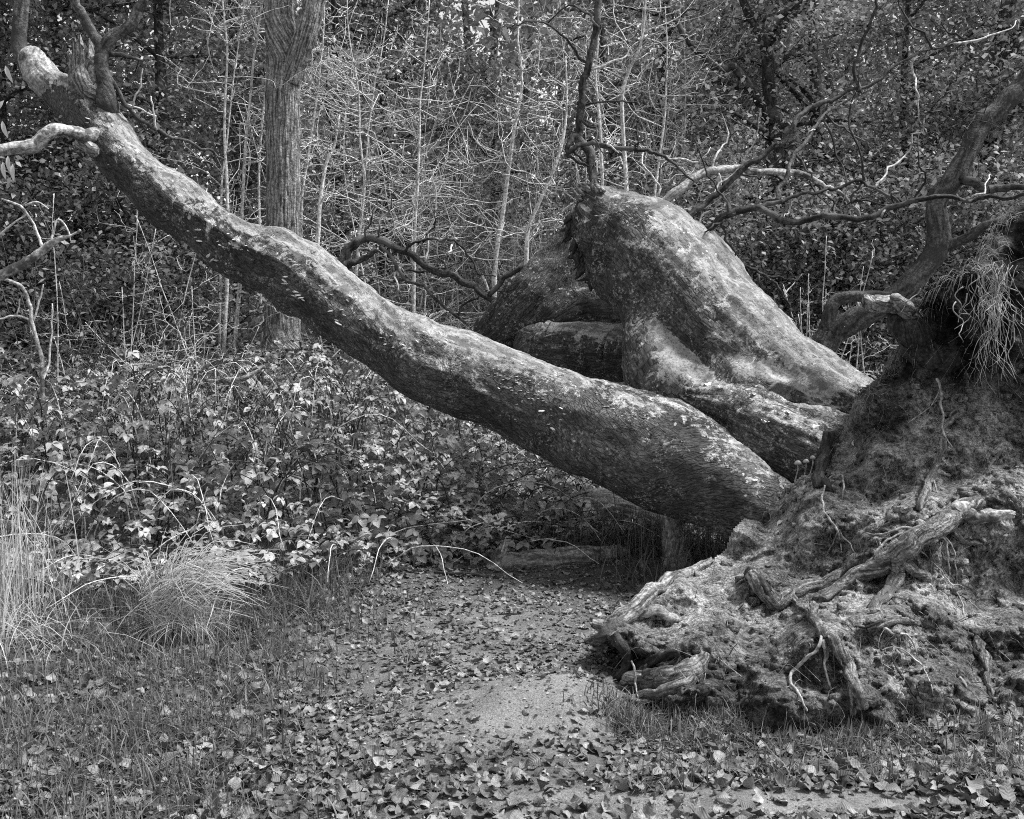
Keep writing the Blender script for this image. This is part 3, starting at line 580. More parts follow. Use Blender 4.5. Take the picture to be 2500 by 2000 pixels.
# dead limbs of the bent stem
LIMBS = [
 ([(1570, 520, 7.6, 18), (1600, 497, 7.7, 17), (1640, 468, 7.7, 16), (1696, 430, 7.75, 15), (1750, 418, 7.75, 15), (1809, 409, 7.8, 13), (1892, 422, 7.8, 12), (1963, 430, 7.85, 10), (2017, 455, 7.9, 7), (2080, 505, 7.95, 5), (2095, 535, 8.0, 3)], MAT_PALELIMB, 'bleached limb arching over behind the bent stem'),
 ([(1650, 560, 7.4, 12), (1700, 515, 7.45, 13), (1760, 460, 7.5, 13), (1809, 417, 7.5, 12), (1870, 368, 7.55, 11), (1917, 326, 7.6, 11), (1967, 275, 7.65, 10), (2042, 246, 7.7, 9), (2093, 221, 7.75, 7), (2184, 171, 7.8, 5), (2268, 121, 7.85, 4), (2393, 83, 7.95, 3)], MAT_DARKBARK, 'long straight dark limb rising to the upper right'),
 ([(2088, 225, 7.75, 6), (2091, 185, 7.75, 6), (2097, 138, 7.75, 6), (2122, 54, 7.75, 5), (2143, -10, 7.75, 5), (2150, -70, 7.75, 4)], MAT_DARKBARK, None),
 ([(1690, 590, 7.3, 13), (1720, 560, 7.2, 14), (1788, 518, 7.15, 14), (1846, 507, 7.1, 13), (1878, 528, 7.1, 13), (1901, 547, 7.1, 13), (1976, 538, 7.1, 12), (2093, 534, 7.05, 12), (2201, 505, 7.0, 11), (2289, 488, 6.95, 9), (2372, 484, 6.9, 8), (2477, 476, 6.85, 7), (2600, 470, 6.8, 5)], MAT_DARKBARK, 'long horizontal mossy limb above the root plate'),
 ([(1846, 505, 7.1, 10), (1901, 501, 7.1, 8), (1942, 476, 7.1, 7), (2017, 463, 7.15, 7), (2093, 442, 7.15, 6), (2143, 463, 7.15, 5), (2205, 497, 7.05, 5)], MAT_DARKBARK, None),
 ([(1633, 505, 7.8, 7), (1680, 535, 7.7, 7), (1725, 576, 7.65, 6), (1792, 634, 7.7, 6), (1859, 672, 7.7, 5.5), (1917, 718, 7.7, 5), (1932, 760, 7.7, 4)], MAT_DARKBARK, None),
 ([(1901, 488, 7.15, 9), (1909, 442, 7.25, 8), (1955, 367, 7.4, 8), (2017, 288, 7.6, 6), (2090, 230, 7.75, 4)], MAT_GREYBARK, None),
 ([(1443, 470, 7.55, 16), (1443, 447, 7.55, 14), (1439, 376, 7.6, 13), (1420, 345, 7.6, 14), (1414, 334, 7.6, 13), (1418, 290, 7.6, 11), (1422, 250, 7.6, 11), (1434, 167, 7.6, 10.5), (1459, 63, 7.6, 10), (1468, 0, 7.6, 9), (1480, -90, 7.6, 8)], MAT_DARKBARK, 'crooked dark upright limb on the tip of the bent stem'),
 ([(1414, 338, 7.6, 10), (1392, 342, 7.55, 9), (1380, 358, 7.5, 9), (1384, 372, 7.5, 9), (1400, 364, 7.5, 8), (1443, 357, 7.5, 8), (1510, 359, 7.5, 7.5), (1564, 367, 7.5, 7), (1614, 388, 7.5, 6), (1651, 413, 7.5, 4), (1690, 440, 7.5, 3)], MAT_DARKBARK, 'knotted side limb coiled round the upright limb'),
 ([(1380, 375, 7.5, 6), (1386, 386, 7.5, 5), (1426, 397, 7.5, 4), (1440, 405, 7.5, 3)], MAT_DARKBARK, None),
 ([(1438, 150, 7.6, 5), (1420, 138, 7.6, 4.5), (1405, 121, 7.6, 4), (1363, 79, 7.6, 3.5), (1301, 58, 7.6, 2.5), (1238, 75, 7.6, 2)], MAT_DARKBARK, None),
 ([(1459, 63, 7.6, 5), (1430, 30, 7.6, 4), (1390, 10, 7.6, 3), (1330, 60, 7.6, 2)], MAT_DARKBARK, None),
 ([(820, 660, 8.6, 22), (865, 600, 8.6, 20), (904, 580, 8.6, 16), (1009, 626, 8.4, 14), (1092, 672, 8.3, 14), (1196, 718, 8.2, 15), (1251, 761, 8.15, 16)], MAT_DARKBARK, 'long dark limb dropping behind the middle of the trunk'),
 ([(840, 660, 8.5, 20), (870, 640, 8.5, 14), (905, 620, 8.5, 10), (930, 608, 8.5, 8)], MAT_DARKBARK, None),
 ([(979, 609, 8.4, 4.5), (1009, 584, 8.35, 4.5), (1060, 582, 8.3, 4), (1109, 580, 8.3, 4), (1142, 614, 8.3, 3.5), (1167, 664, 8.25, 3), (1209, 672, 8.2, 2.5)], MAT_DARKBARK, None),
 ([(930, 600, 8.5, 7), (967, 640, 8.4, 7), (996, 682, 8.35, 7), (1071, 732, 8.3, 6), (1134, 790, 8.2, 6)], MAT_DARKBARK, None),
 ([(1192, 715, 8.2, 10), (1242, 672, 8.15, 9.5), (1297, 647, 8.1, 8), (1320, 640, 8.1, 4)], MAT_DARKBARK, None)]
LIMBS = [([(a_, b_, c_, d_ * f) for a_, b_, c_, d_ in l], mt, lb) for (l, mt, lb), f in zip(LIMBS, (.7, .58, .7, .62, .62, .62, .62, .8, .7, .7, .7, .7, .62, .62, .7, .6, .65))]
for k, (lst, mat, lab) in enumerate(LIMBS): bent_tube('limb', lst, mat, FT, 12, 7, 0.025, 0.008, lab, 13 * k)
LI = [l[0] for l in LIMBS]
tw = np.random.RandomState(5)
for k in range(64):     # side twigs of the dead limbs
    L = LI[[0, 1, 3, 4, 5, 6, 7, 8, 12, 14, 15, 1, 3, 0][k % 14]]; i = tw.randint(1, len(L) - 1); f = tw.rand(); a, c = np.array(L[i][:3]), np.array(L[i + 1][:3] if i + 1 < len(L) else L[i][:3]); s0 = a * (1 - f) + c * f
    d = tw.randn(2) * 60 + np.array([20, -25 if tw.rand() > .4 else 50]); q = [s0, s0 + np.array([d[0] * .4 + 8 * tw.randn(), d[1] * .5, 0.05 * tw.randn()]), s0 + np.array([d[0], d[1], 0.12 * tw.randn()]), s0 + np.array([d[0] * 1.3 + 15 * tw.randn(), d[1] * 1.7 - 10, 0.2 * tw.randn()])]
    bent_tube('twig', [(a_, b_, c_, w) for (a_, b_, c_), w in zip(q, (3.2, 2.6, 2, 1.1))], MAT_DARKBARK if k % 3 else MAT_SAPLING, FT, 5, 4, 0.03, 0.0, None, k)

# ------------------------------------------------------------------ root plate
OUT = [(1500, 1575), (1470, 1550), (1500, 1522), (1551, 1492), (1589, 1452), (1635, 1418), (1700, 1392), (1735, 1372), (1770, 1330), (1800, 1290), (1850, 1240), (1920, 1180), (1990, 1138), (2040, 1080), (2060, 1010), (2110, 945),
       (2150, 905), (2180, 850), (2230, 808), (2250, 775), (2238, 745), (2265, 700), (2330, 662), (2395, 622), (2420, 570), (2428, 530), (2470, 502), (2540, 492), (2700, 560), (2800, 700), (2880, 1000), (2900, 1830), (1480, 1830), (1500, 1720), (1540, 1690), (1600, 1660), (1590, 1620), (1545, 1600)]
CTRL = np.array([(1440, 1560, 4.62, .75), (1500, 1690, 4.28, .3), (1600, 1500, 4.8, .8), (1700, 1388, 5.2, .85), (1650, 1460, 4.92, .9), (1700, 1600, 4.42, .35), (1700, 1720, 4.18, .3), (1800, 1330, 5.4, .8), (1850, 1240, 5.72, .75), (1850, 1450, 4.85, .65), (1900, 1740, 4.12, .3), (2040, 1080, 5.8, .6),
    (2000, 1350, 5.0, .75), (2000, 1600, 4.28, .38), (2150, 905, 5.85, .02), (2150, 1000, 5.6, .2), (2150, 1150, 5.35, .75), (2150, 1400, 4.8, .55), (2100, 1740, 4.1, .4), (2250, 780, 5.6, .0), (2300, 900, 5.6, .06), (2300, 1000, 5.5, .7), (2330, 1130, 5.35, .75), (2400, 1080, 5.4, .8), (2350, 1240, 4.98, .6), (2450, 1250, 5.0, .7),
    (2250, 1300, 4.85, .75), (2400, 1450, 5.0, .7), (2300, 1550, 4.62, .65), (2300, 1720, 4.2, .5), (2500, 1700, 4.32, .55), (2450, 560, 5.35, .0), (2400, 690, 5.15, .0), (2480, 780, 5.25, .0), (2500, 950, 5.5, .3), (2500, 1400, 5.15, .75), (2700, 1200, 5.5, .5), (2900, 1000, 5.8, .4), (2900, 1700, 4.5, .5), (2700, 560, 5.5, .2), (2150, 1550, 4.4, .6), (1560, 1620, 4.5, .2), (2450, 1560, 4.68, .5)], float)
def plate_field(px, py):
    d2 = (px[:, None] - CTRL[None, :, 0]) ** 2 + (py[:, None] - CTRL[None, :, 1]) ** 2 + 400.0
    w = d2 ** -1.7; w /= w.sum(1)[:, None]; return w @ CTRL[:, 2], w @ CTRL[:, 3]
def inside_dist(px, py):
    o = np.array(OUT, float); ins = np.zeros(len(px), bool); dist = np.full(len(px), 1e9)
    for k in range(len(o)):
        a, c = o[k], o[(k + 1) % len(o)]
        cond = ((a[1] > py) != (c[1] > py)) & (px < (c[0] - a[0]) * (py - a[1]) / (c[1] - a[1] + 1e-9) + a[0]); ins ^= cond
        e = c - a; t = np.clip(((px - a[0]) * e[0] + (py - a[1]) * e[1]) / (e @ e), 0, 1)
        dist = np.minimum(dist, np.hypot(px - a[0] - t * e[0], py - a[1] - t * e[1]))
    return np.where(ins, dist, -dist)
def root_plate():
    st = 5; xs, ys = np.arange(1420, 2920, st), np.arange(470, 1850, st); X, Y = np.meshgrid(xs, ys); px, py = X.ravel().astype(float), Y.ravel().astype(float)
    q = np.stack([px, py, 0 * px], -1) / 60.0; jag = 10 * fbm(q, 3)
    dist = inside_dist(px, py) + jag; ins = dist > 0
    D, T = plate_field(px, py)
    edge = np.clip(dist / 42.0, 0, 1); roll = 1 - np.sqrt(np.clip(1 - (1 - edge) ** 2, 0, 1))
    F3 = np.stack([px, py, D * 300], -1) / 300.0
    cm = 0.35 + 1.0 * sst(-0.3, 0.5, fbm(F3 * 3.1 + 31, 3)); lum = 0.06 * fbm(F3 * 2.2, 3) + 0.06 * np.abs(fbm(F3 * np.array([3, 6, 3]) + 0.4 * fbm(F3 * 4, 2)[:, None], 3)) + cm * (0.022 * fbm(F3 * 14, 3) + 0.013 * fbm(F3 * 36, 3)) + 0.006 * fbm(F3 * 70, 2)
    Df = D + 0.20 * roll - lum; Db = D + 0.62 - 0.28 * roll + 0.06 * fbm(F3 * 3 + 40, 3)
    tone = np.clip(T + 0.22 * fbm(F3 * 6 + 11, 3), 0, 1)
    Df = Df - 0.13 * sst(1380, 1620, py); Db = Db - 0.13 * sst(1380, 1620, py)
    d = FWD[None] + RGT[None] * ((px - 1250) / FPX)[:, None] + UPV[None] * ((1000 - py) / FPX)[:, None]
    cp = np.array([0, 0, CAMZ]); Vf = cp + d * (Df / d[:, 1])[:, None]; Vb = cp + d * (Db / d[:, 1])[:, None]
    nx, ny = len(xs), len(ys); I = ins.reshape(ny, nx); cell = I[:-1, :-1] & I[1:, :-1] & I[:-1, 1:] & I[1:, 1:]
    idx = np.arange(nx * ny).reshape(ny, nx); a, b_, c, e = idx[:-1, :-1][cell], idx[:-1, 1:][cell], idx[1:, 1:][cell], idx[1:, :-1][cell]
    QF = np.stack([a, e, c, b_], -1); QB = np.stack([a, b_, c, e], -1) + nx * ny
    # rim: boundary edges of the front joined to the back
    E = np.vstack([QF[:, [0, 1]], QF[:, [1, 2]], QF[:, [2, 3]], QF[:, [3, 0]]]); key = np.sort(E, 1); _, inv, cnt = np.unique(key[:, 0] * 10 ** 7 + key[:, 1], return_inverse=True, return_counts=True)
    bd = E[cnt[inv] == 1]; QS = np.stack([bd[:, 1], bd[:, 0], bd[:, 0] + nx * ny, bd[:, 1] + nx * ny], -1)
    Q = np.vstack([QF, QB, QS]); used = np.unique(Q); remap = np.full(2 * nx * ny, -1); remap[used] = np.arange(len(used))
    b = MB(); b.add(np.vstack([Vf, Vb])[used], remap[Q], None, np.concatenate([tone, tone])[used]); return b
rp = root_plate(); plate_me = rp.mesh('soil', MAT_SOIL)
plate = part('root_plate', plate_me, FT, 'upturned plate of sandy soil and torn roots')
def bvh(me):
    return BVHTree.FromPolygons([v.co.copy() for v in me.vertices], [tuple(p_.vertices) for p_ in me.polygons])
BP, BT = bvh(plate_me), bvh(trunk_me)
def cast(tree, px, py):
    d = Vector(FWD + RGT * ((px - 1250) / FPX) + UPV * ((1000 - py) / FPX)).normalized(); h = tree.ray_cast(Vector((0, 0, CAMZ)), d)
    return (h[0], h[1]) if h[0] is not None else (None, None)
def on_plate(px, py, lift):
    h, nrm = cast(BP, px, py)
    if h is None: return None
    return np.array(h + nrm.normalized() * lift) if nrm.y < 0 else np.array(h - nrm.normalized() * lift)
def root(lst, mat, lift=0.4, sides=12, wob=0.022, amp=0.009, name='root', label=None, seed=0, keep=None):
    """root lying on the soil face: (px, py, r_px); free ends keep the last depth"""
    n = (len(lst) - 1) * 6 + 1; c2 = cat([(a_, b_, 0) for a_, b_, r in lst], n); rr = np.interp(np.linspace(0, 1, n), np.linspace(0, 1, len(lst)), [r for a_, b_, r in lst])
    c2 = c2 + np.stack([fbm(c2 * 0.035 + seed + lst[0][0], 2) * 4, fbm(c2 * 0.035 + 50 + lst[0][1], 2) * 4, 0 * rr], -1)
    rad = rr * (0.85 if mat is not MAT_PALEROOT else 0.6) * 5.0 / FPX; Ys = np.full(n, np.nan)
    for i in range(n):
        h = cast(BP, c2[i, 0], c2[i, 1])[0]
        if h is not None: Ys[i] = h.y
    good = np.where(~np.isnan(Ys))[0]; Ys = np.interp(np.arange(n), good, Ys[good]) if len(good) else np.full(n, 4.9)
    pad = np.pad(Ys, 3, 'edge'); Ys = np.array([np.sort(pad[i:i + 7])[:4].mean() for i in range(n)]); pad = np.pad(Ys, 2, 'edge'); Ys = np.array([pad[i:i + 5].mean() for i in range(n)])
    out = [P(c2[i, 0], c2[i, 1], Ys[i] - rad[i] * lift) for i in range(n)]
    b = curve_tube(out, rad, sides, 3, wob * 0.3, knotty(rad, 0.26), seed=seed)
    return part(name, b.mesh(name, mat), plate, label)
root([(1834, 1401, 17), (1860, 1436, 22), (1892, 1464, 24), (1920, 1455, 22), (1934, 1447, 20), (1985, 1432, 20), (2038, 1413, 18), (2070, 1388, 14), (2092, 1355, 8)], MAT_ROOT, 0.9, 14, label='snapped root with a blackened end')
root([(1829, 1395, 15), (1845, 1415, 20), (1868, 1442, 22), (1890, 1464, 18)], MAT_DARKROOT, 1.25, 14, label='blackened stub of the snapped root')
root([(2003, 1468, 12), (2050, 1435, 18), (2101, 1401, 22), (2150, 1375, 27), (2184, 1355, 31), (2220, 1330, 32), (2251, 1305, 28), (2310, 1274, 26), (2351, 1241, 25), (2393, 1224, 18)], MAT_ROOT, 0.9, 18, 0.02, 0.012, label='thickest root crossing the soil face diagonally')
root([(2330, 1255, 20), (2300, 1280, 20), (2276, 1302, 19), (2268, 1318, 15)], MAT_ROOT, 1.7, 14, label='sawn looking stub of a thick root')
root([(2197, 1376, 20), (2187, 1410, 18), (2176, 1439, 17), (2155, 1464, 15), (2130, 1482, 10)], MAT_ROOT, 0.7, 12)
root([(2195, 1372, 12), (2230, 1390, 16), (2255, 1405, 13), (2277, 1419, 4)], MAT_ROOT, 1.0, 10)
root([(1985, 1478, 9), (1993, 1510, 10), (2001, 1539, 12), (2025, 1565, 15), (2051, 1597, 17), (2070, 1620, 17), (2080, 1647, 16), (2092, 1680, 15), (2109, 1731, 12)], MAT_ROOT, 0.9, 14, label='forked root hanging down to the leaves')
root([(2080, 1660, 10), (2082, 1700, 10), (2092, 1745, 8)], MAT_ROOT, 0.8)
root([(1925, 1447, 10), (1945, 1470, 9), (1965, 1490, 7), (1985, 1510, 4)], MAT_ROOT, 0.9)
root([(2001, 1555, 6), (1990, 1590, 5.5), (1963, 1606, 6), (1945, 1625, 6), (1930, 1643, 6), (1940, 1680, 5), (1955, 1705, 4), (1967, 1735, 3)], MAT_PALEROOT, 2.5, 8)
root([(2003, 1560, 6), (2009, 1593, 5), (2018, 1640, 4.5), (2030, 1685, 3)], MAT_PALEROOT, 2.0, 8)
root([(2004, 1530, 7), (2012, 1565, 6), (2020, 1600, 5), (2012, 1620, 3)], MAT_PALEROOT, 1.5, 8)
root([(1443, 1518, 11), (1462, 1526, 17), (1490, 1524, 20), (1551, 1482, 21), (1589, 1441, 20), (1612, 1434, 18), (1640, 1410, 19), (1690, 1392, 16), (1740, 1365, 9)], MAT_DEADWOOD, 0.2, 18, 0.012, 0.01, label='long pale root along the left edge of the plate')
root([(1426, 1567, 9), (1450, 1558, 14), (1476, 1548, 16), (1518, 1518, 16), (1560, 1498, 15)], MAT_ROOT, 0.5, 14, 0.01, 0.008)
root([(1545, 1500, 15), (1580, 1492, 17), (1620, 1500, 15), (1660, 1520, 8)], MAT_PALELIMB, 0.6, 14, 0.02, 0.012)
root([(1500, 1548, 14), (1512, 1572, 14), (1536, 1597, 15), (1532, 1630, 13), (1515, 1652, 12), (1505, 1668, 9)], MAT_DARKROOT, 0.5, 12, 0.012, 0.006, label='dark hooked root below the pale root tip')
root([(1505, 1690, 8), (1535, 1678, 16), (1580, 1672, 20), (1640, 1660, 24), (1690, 1635, 26), (1725, 1600, 14)], MAT_ROOT, 0.9, 20, 0.02, label='gnarled root lump just above the grass')
root([(1518, 1668, 10), (1545, 1655, 18), (1590, 1648, 20), (1640, 1640, 20), (1690, 1615, 14)], MAT_ROOT, 1.3, 18)
root([(1535, 1700, 5), (1570, 1694, 14), (1620, 1690, 16), (1670, 1672, 16), (1700, 1650, 10)], MAT_ROOT, 0.9, 16)
root([(1520, 1655, 9), (1560, 1630, 14), (1610, 1605, 13), (1660, 1590, 9)], MAT_DARKROOT, 1.2, 12)
root([(1555, 1640, 8), (1590, 1622, 10), (1630, 1618, 8), (1660, 1600, 5)], MAT_ROOT, 1.6, 10)
root([(1542, 1614, 3), (1550, 1640, 4), (1553, 1670, 4), (1556, 1706, 1.5)], MAT_PALEROOT, 14.0, 6, 0.004, 0.001)
root([(2022, 1049, 21), (2018, 1075, 21), (2010, 1115, 20), (2003, 1150, 18), (1998, 1190, 16)], MAT_DARKROOT, 1.2, 16, 0.008, 0.01, label='short dark post like root standing on the ridge')
root([(2005, 1165, 12), (2020, 1190, 14), (2035, 1205, 8)], MAT_DARKROOT, 1.0, 10)
root([(2009, 1191, 4), (2005, 1229, 4.5), (2025, 1262, 4.5), (2047, 1291, 4.5), (2052, 1320, 4), (2055, 1350, 2.5)], MAT_PALEROOT, 3.0, 7)
root([(2047, 1293, 4), (2068, 1318, 3), (2088, 1345, 2)], MAT_PALEROOT, 3.0, 6)
root([(2045, 1295, 3), (2035, 1325, 2.5), (2015, 1360, 1.5)], MAT_PALEROOT, 3.0, 6)
root([(2020, 1170, 4), (2050, 1160, 4), (2058, 1175, 4), (2056, 1215, 3)], MAT_PALEROOT, 4.0, 6)
root([(2289, 924, 6), (2294, 960, 5.5), (2301, 1010, 5), (2301, 1057, 4), (2322, 1091, 2)], MAT_PALEROOT, 5.0, 8, label='slender pale root hanging from the dark humus')
root([(2296, 960, 3), (2275, 990, 3), (2245, 1012, 2.5), (2213, 1035, 1.5)], MAT_PALEROOT, 4.0, 6)
root([(2285, 975, 2.5), (2270, 1000, 2), (2262, 1020, 1.5)], MAT_PALEROOT, 4.0, 6)
root([(2340, 1012, 13), (2315, 1032, 12), (2289, 1057, 9)], MAT_ROOT, 0.9, 12)
root([(2305, 1070, 11), (2295, 1105, 12), (2280, 1150, 12), (2262, 1180, 11), (2250, 1225, 13), (2240, 1250, 7)], MAT_ROOT, 0.7, 12)
root([(2262, 1155, 9), (2290, 1152, 9), (2318, 1160, 6)], MAT_PALEROOT, 1.2, 10)
root([(2262, 1160, 5), (2280, 1170, 4), (2287, 1200, 3)], MAT_PALEROOT, 2.0, 6)
root([(2335, 1250, 26), (2362, 1240, 22), (2380, 1262, 18), (2414, 1256, 20), (2445, 1252, 15), (2479, 1252, 11)], MAT_PALELIMB, 0.9, 18, 0.03, 0.03, label='pale gnarled root lump near the right edge')
root([(2286, 1254, 3), (2330, 1252, 3.5), (2370, 1249, 3.5), (2400, 1250, 2.5)], MAT_PALEROOT, 10.0, 7, 0.004)
root([(2110, 1302, 3), (2150, 1300, 5), (2190, 1288, 5), (2230, 1290, 4)], MAT_PALEROOT, 3.0, 7)
root([(2078, 1412, 3), (2110, 1380, 4.5), (2130, 1360, 5), (2142, 1335, 5), (2175, 1310, 5), (2215, 1298, 4)], MAT_PALEROOT, 7.0, 7, label='bright wiry root arcing across the soil')
root([(2142, 1322, 4), (2160, 1355, 4), (2180, 1405, 2.5)], MAT_PALEROOT, 9.0, 6)
root([(2290, 1298, 4), (2305, 1325, 4.5), (2310, 1350, 4), (2325, 1405, 2)], MAT_PALEROOT, 4.0, 6)
root([(2295, 1292, 3), (2322, 1330, 3), (2335, 1380, 2.5), (2332, 1428, 1.5)], MAT_PALEROOT, 5.0, 6)
root([(2250, 1340, 3), (2300, 1400, 3), (2330, 1440, 3), (2352, 1480, 2), (2353, 1520, 1.2)], MAT_PALEROOT, 3.0, 6)
root([(2325, 1300, 7), (2355, 1322, 7), (2400, 1328, 5)], MAT_ROOT, 1.0, 8)
root([(2118, 1539, 8), (2150, 1525, 10), (2184, 1514, 11), (2215, 1515, 9), (2243, 1522, 4)], MAT_ROOT, 0.8, 10)
root([(2085, 1534, 2.5), (2130, 1520, 3), (2185, 1512, 3), (2240, 1519, 2)], MAT_DARKROOT, 5.0, 6)
root([(2155, 1530, 5), (2180, 1548, 4.5), (2215, 1550, 4), (2232, 1580, 3), (2240, 1600, 2)], MAT_PALEROOT, 2.5, 7)
root([(2120, 1540, 3), (2150, 1580, 3), (2190, 1620, 2.5), (2240, 1700, 2)], MAT_DARKROOT, 2.0, 6)
root([(2150, 1585, 3), (2185, 1582, 3), (2225, 1600, 3), (2265, 1650, 2), (2280, 1700, 1.5)], MAT_PALEROOT, 2.0, 6)
root([(2393, 1558, 16), (2385, 1580, 14), (2400, 1606, 15), (2408, 1640, 11), (2416, 1672, 9), (2424, 1700, 5)], MAT_ROOT, 1.0, 12, 0.02, 0.015, label='knobbly root stub low at the right')
root([(2340, 1655, 5), (2352, 1668, 5), (2358, 1678, 3)], MAT_PALEROOT, 1.5)
# broken pale root end jutting from the top of the plate
bent_tube('root', [(2098, 732, 5.55, 11), (2112, 742, 5.55, 18), (2143, 745, 5.55, 22), (2180, 748, 5.6, 22), (2215, 765, 5.62, 20), (2250, 790, 5.66, 16)], MAT_DEADWOOD, plate, 22, 8, 0.02, 0.02, 'splintered pale root end jutting left from the top')
bent_tube('root', [(2172, 728, 5.52, 9), (2185, 735, 5.5, 14), (2200, 748, 5.52, 16), (2225, 765, 5.6, 14)], MAT_DEADWOOD, plate, 14, 7, 0.02, 0.012)
bent_tube('root', [(2165, 765, 5.62, 10), (2195, 785, 5.62, 26), (2235, 815, 5.64, 46), (2290, 850, 5.66, 52), (2330, 860, 5.7, 40)], MAT_DARKROOT, plate, 24, 8, 0.03, 0.02, 'dark thick root base under the splintered end')
# fringe of hanging fine roots and rootlets
fr = np.random.RandomState(21)
def strand(b, x0, y0, x1, y1, Y0, Y1, r, sw=14):
    n = 5; xs = np.linspace(x0, x1, n) + sw * fr.randn(n) * np.array([0, 1, 1, 1, 1]); ys = np.linspace(y0, y1, n); Ys = np.linspace(Y0, Y1, n) + 0.015 * fr.randn(n)
    curve_tube([P(a, c, d) for a, c, d in zip(xs, ys, Ys)], [r, r * 0.4], 4, 4, 0.02, mb=b, seed=fr.randint(99))
for k in range(58):
    b = MB(); x0 = 2425 + 26 * fr.randn(); y0 = 640 + 40 * fr.rand(); x1 = 2425 + 50 * fr.randn() - 10 * fr.rand(); y1 = 760 + 190 * fr.rand()
    strand(b, x0, y0, x1, y1, 4.97, 4.93 + 0.05 * fr.randn(), 0.0009 + 0.0017 * fr.rand() ** 1.5); part('hanging_rootlet', b.mesh('rootlet', MAT_PALEROOT), plate)
for x0, y0, x1, y1 in [(2350, 712, 2335, 800), (2365, 720, 2350, 795), (2380, 700, 2410, 745), (2240, 700, 2210, 770), (2470, 760, 2478, 910), (2455, 680, 2490, 720), (2345, 740, 2352, 830)]:
    b = MB(); strand(b, x0, y0, x1, y1, 5.0, 5.0, 0.0035, 8); part('hanging_rootlet', b.mesh('rootlet', MAT_PALEROOT), plate)
# small rootlets sticking out of the whole face, and the grass fringe on its top rim
b = MB(); b2 = MB()
for k in range(2600):
    px, py = 1520 + 980 * fr.rand(), 620 + 1120 * fr.rand(); h, nr = cast(BP, px, py)
    if h is None: continue
    if nr.y > 0: nr = -nr
    L = 0.015 + 0.13 * fr.rand() ** 3 * (1.8 if py < 1000 or py > 1500 else 1); d = np.array(nr) * 0.6 + fr.randn(3) * 0.5 + np.array([0, 0, -0.6]); d /= np.linalg.norm(d); h = np.array(h)
    q = [h - d * 0.004, h + d * L * 0.5 + fr.randn(3) * L * 0.12, h + d * L + np.array([0, 0, -0.3 * L]) + fr.randn(3) * L * 0.2]
    tube(b if k % 3 else b2, cat(q, 5), np.linspace(0.0015, 0.0005, 5) * (0.5 + 0.9 * fr.rand()), 3, None, 1.0, False)
part('rootlet_fringe', b.mesh('rootlets', MAT_PALEROOT), plate, None, 'stuff'); part('dark_rootlet_fringe', b2.mesh('rootlets', MAT_DARKROOT), plate, None, 'stuff')
b = MB(); RIM = [(1800, 1290), (1990, 1138), (2040, 1080), (2110, 945), (2150, 905), (2180, 850), (2230, 808), (2265, 700), (2330, 662), (2395, 622), (2420, 570), (2428, 530), (2470, 502)]
for k in range(340):
    i = fr.randint(4, len(RIM) - 1) if fr.rand() < .85 else fr.randint(0, 4); f = fr.rand(); px, py = np.array(RIM[i]) * (1 - f) + np.array(RIM[i + 1]) * f + fr.randn(2) * 8 + np.array([14, 18]); h = on_plate(px, py, 0.0)
    if h is None: continue
    az = 2.4 + 1.6 * fr.randn(); L = 0.035 + 0.075 * fr.rand(); d = np.array([math.cos(az), -0.5 * fr.rand(), 0.35 * fr.randn() - 0.1])
    tube(b, cat([h, h + d * L * 0.6 + [0, 0, 0.015], h + d * L + [0, 0, -0.5 * L]], 5), np.linspace(0.0018, 0.0006, 5), 3, None, 0.5 * fr.rand(), False)
part('turf_fringe', b.mesh('turf', MAT_STRAW), plate, 'dry grass hanging over the rim', 'stuff')
# clods stuck to the face
b = MB()
for k in range(800):
    px, py = 1520 + 980 * fr.rand(), 880 + 850 * fr.rand(); h, nr = cast(BP, px, py)
    if h is None: continue
    s = 0.006 + 0.016 * fr.rand() ** 2; v = fr.randn(8, 3) * 0.25 + np.array([(x, y, z) for x in (-1, 1) for y in (-1, 1) for z in (-1, 1)]); tone = float(plate_field(np.array([px]), np.array([py]))[1][0]) + 0.15 * fr.randn()
    b.add(np.array(h) + v * s * np.array([1.2, 0.8, 0.8]), [(0, 1, 3, 2), (4, 6, 7, 5), (0, 4, 5, 1), (2, 3, 7, 6), (0, 2, 6, 4), (1, 5, 7, 3)], None, np.clip(tone, 0, 1))
part('clods', b.mesh('clods', MAT_SOIL, True), plate, None, 'stuff')

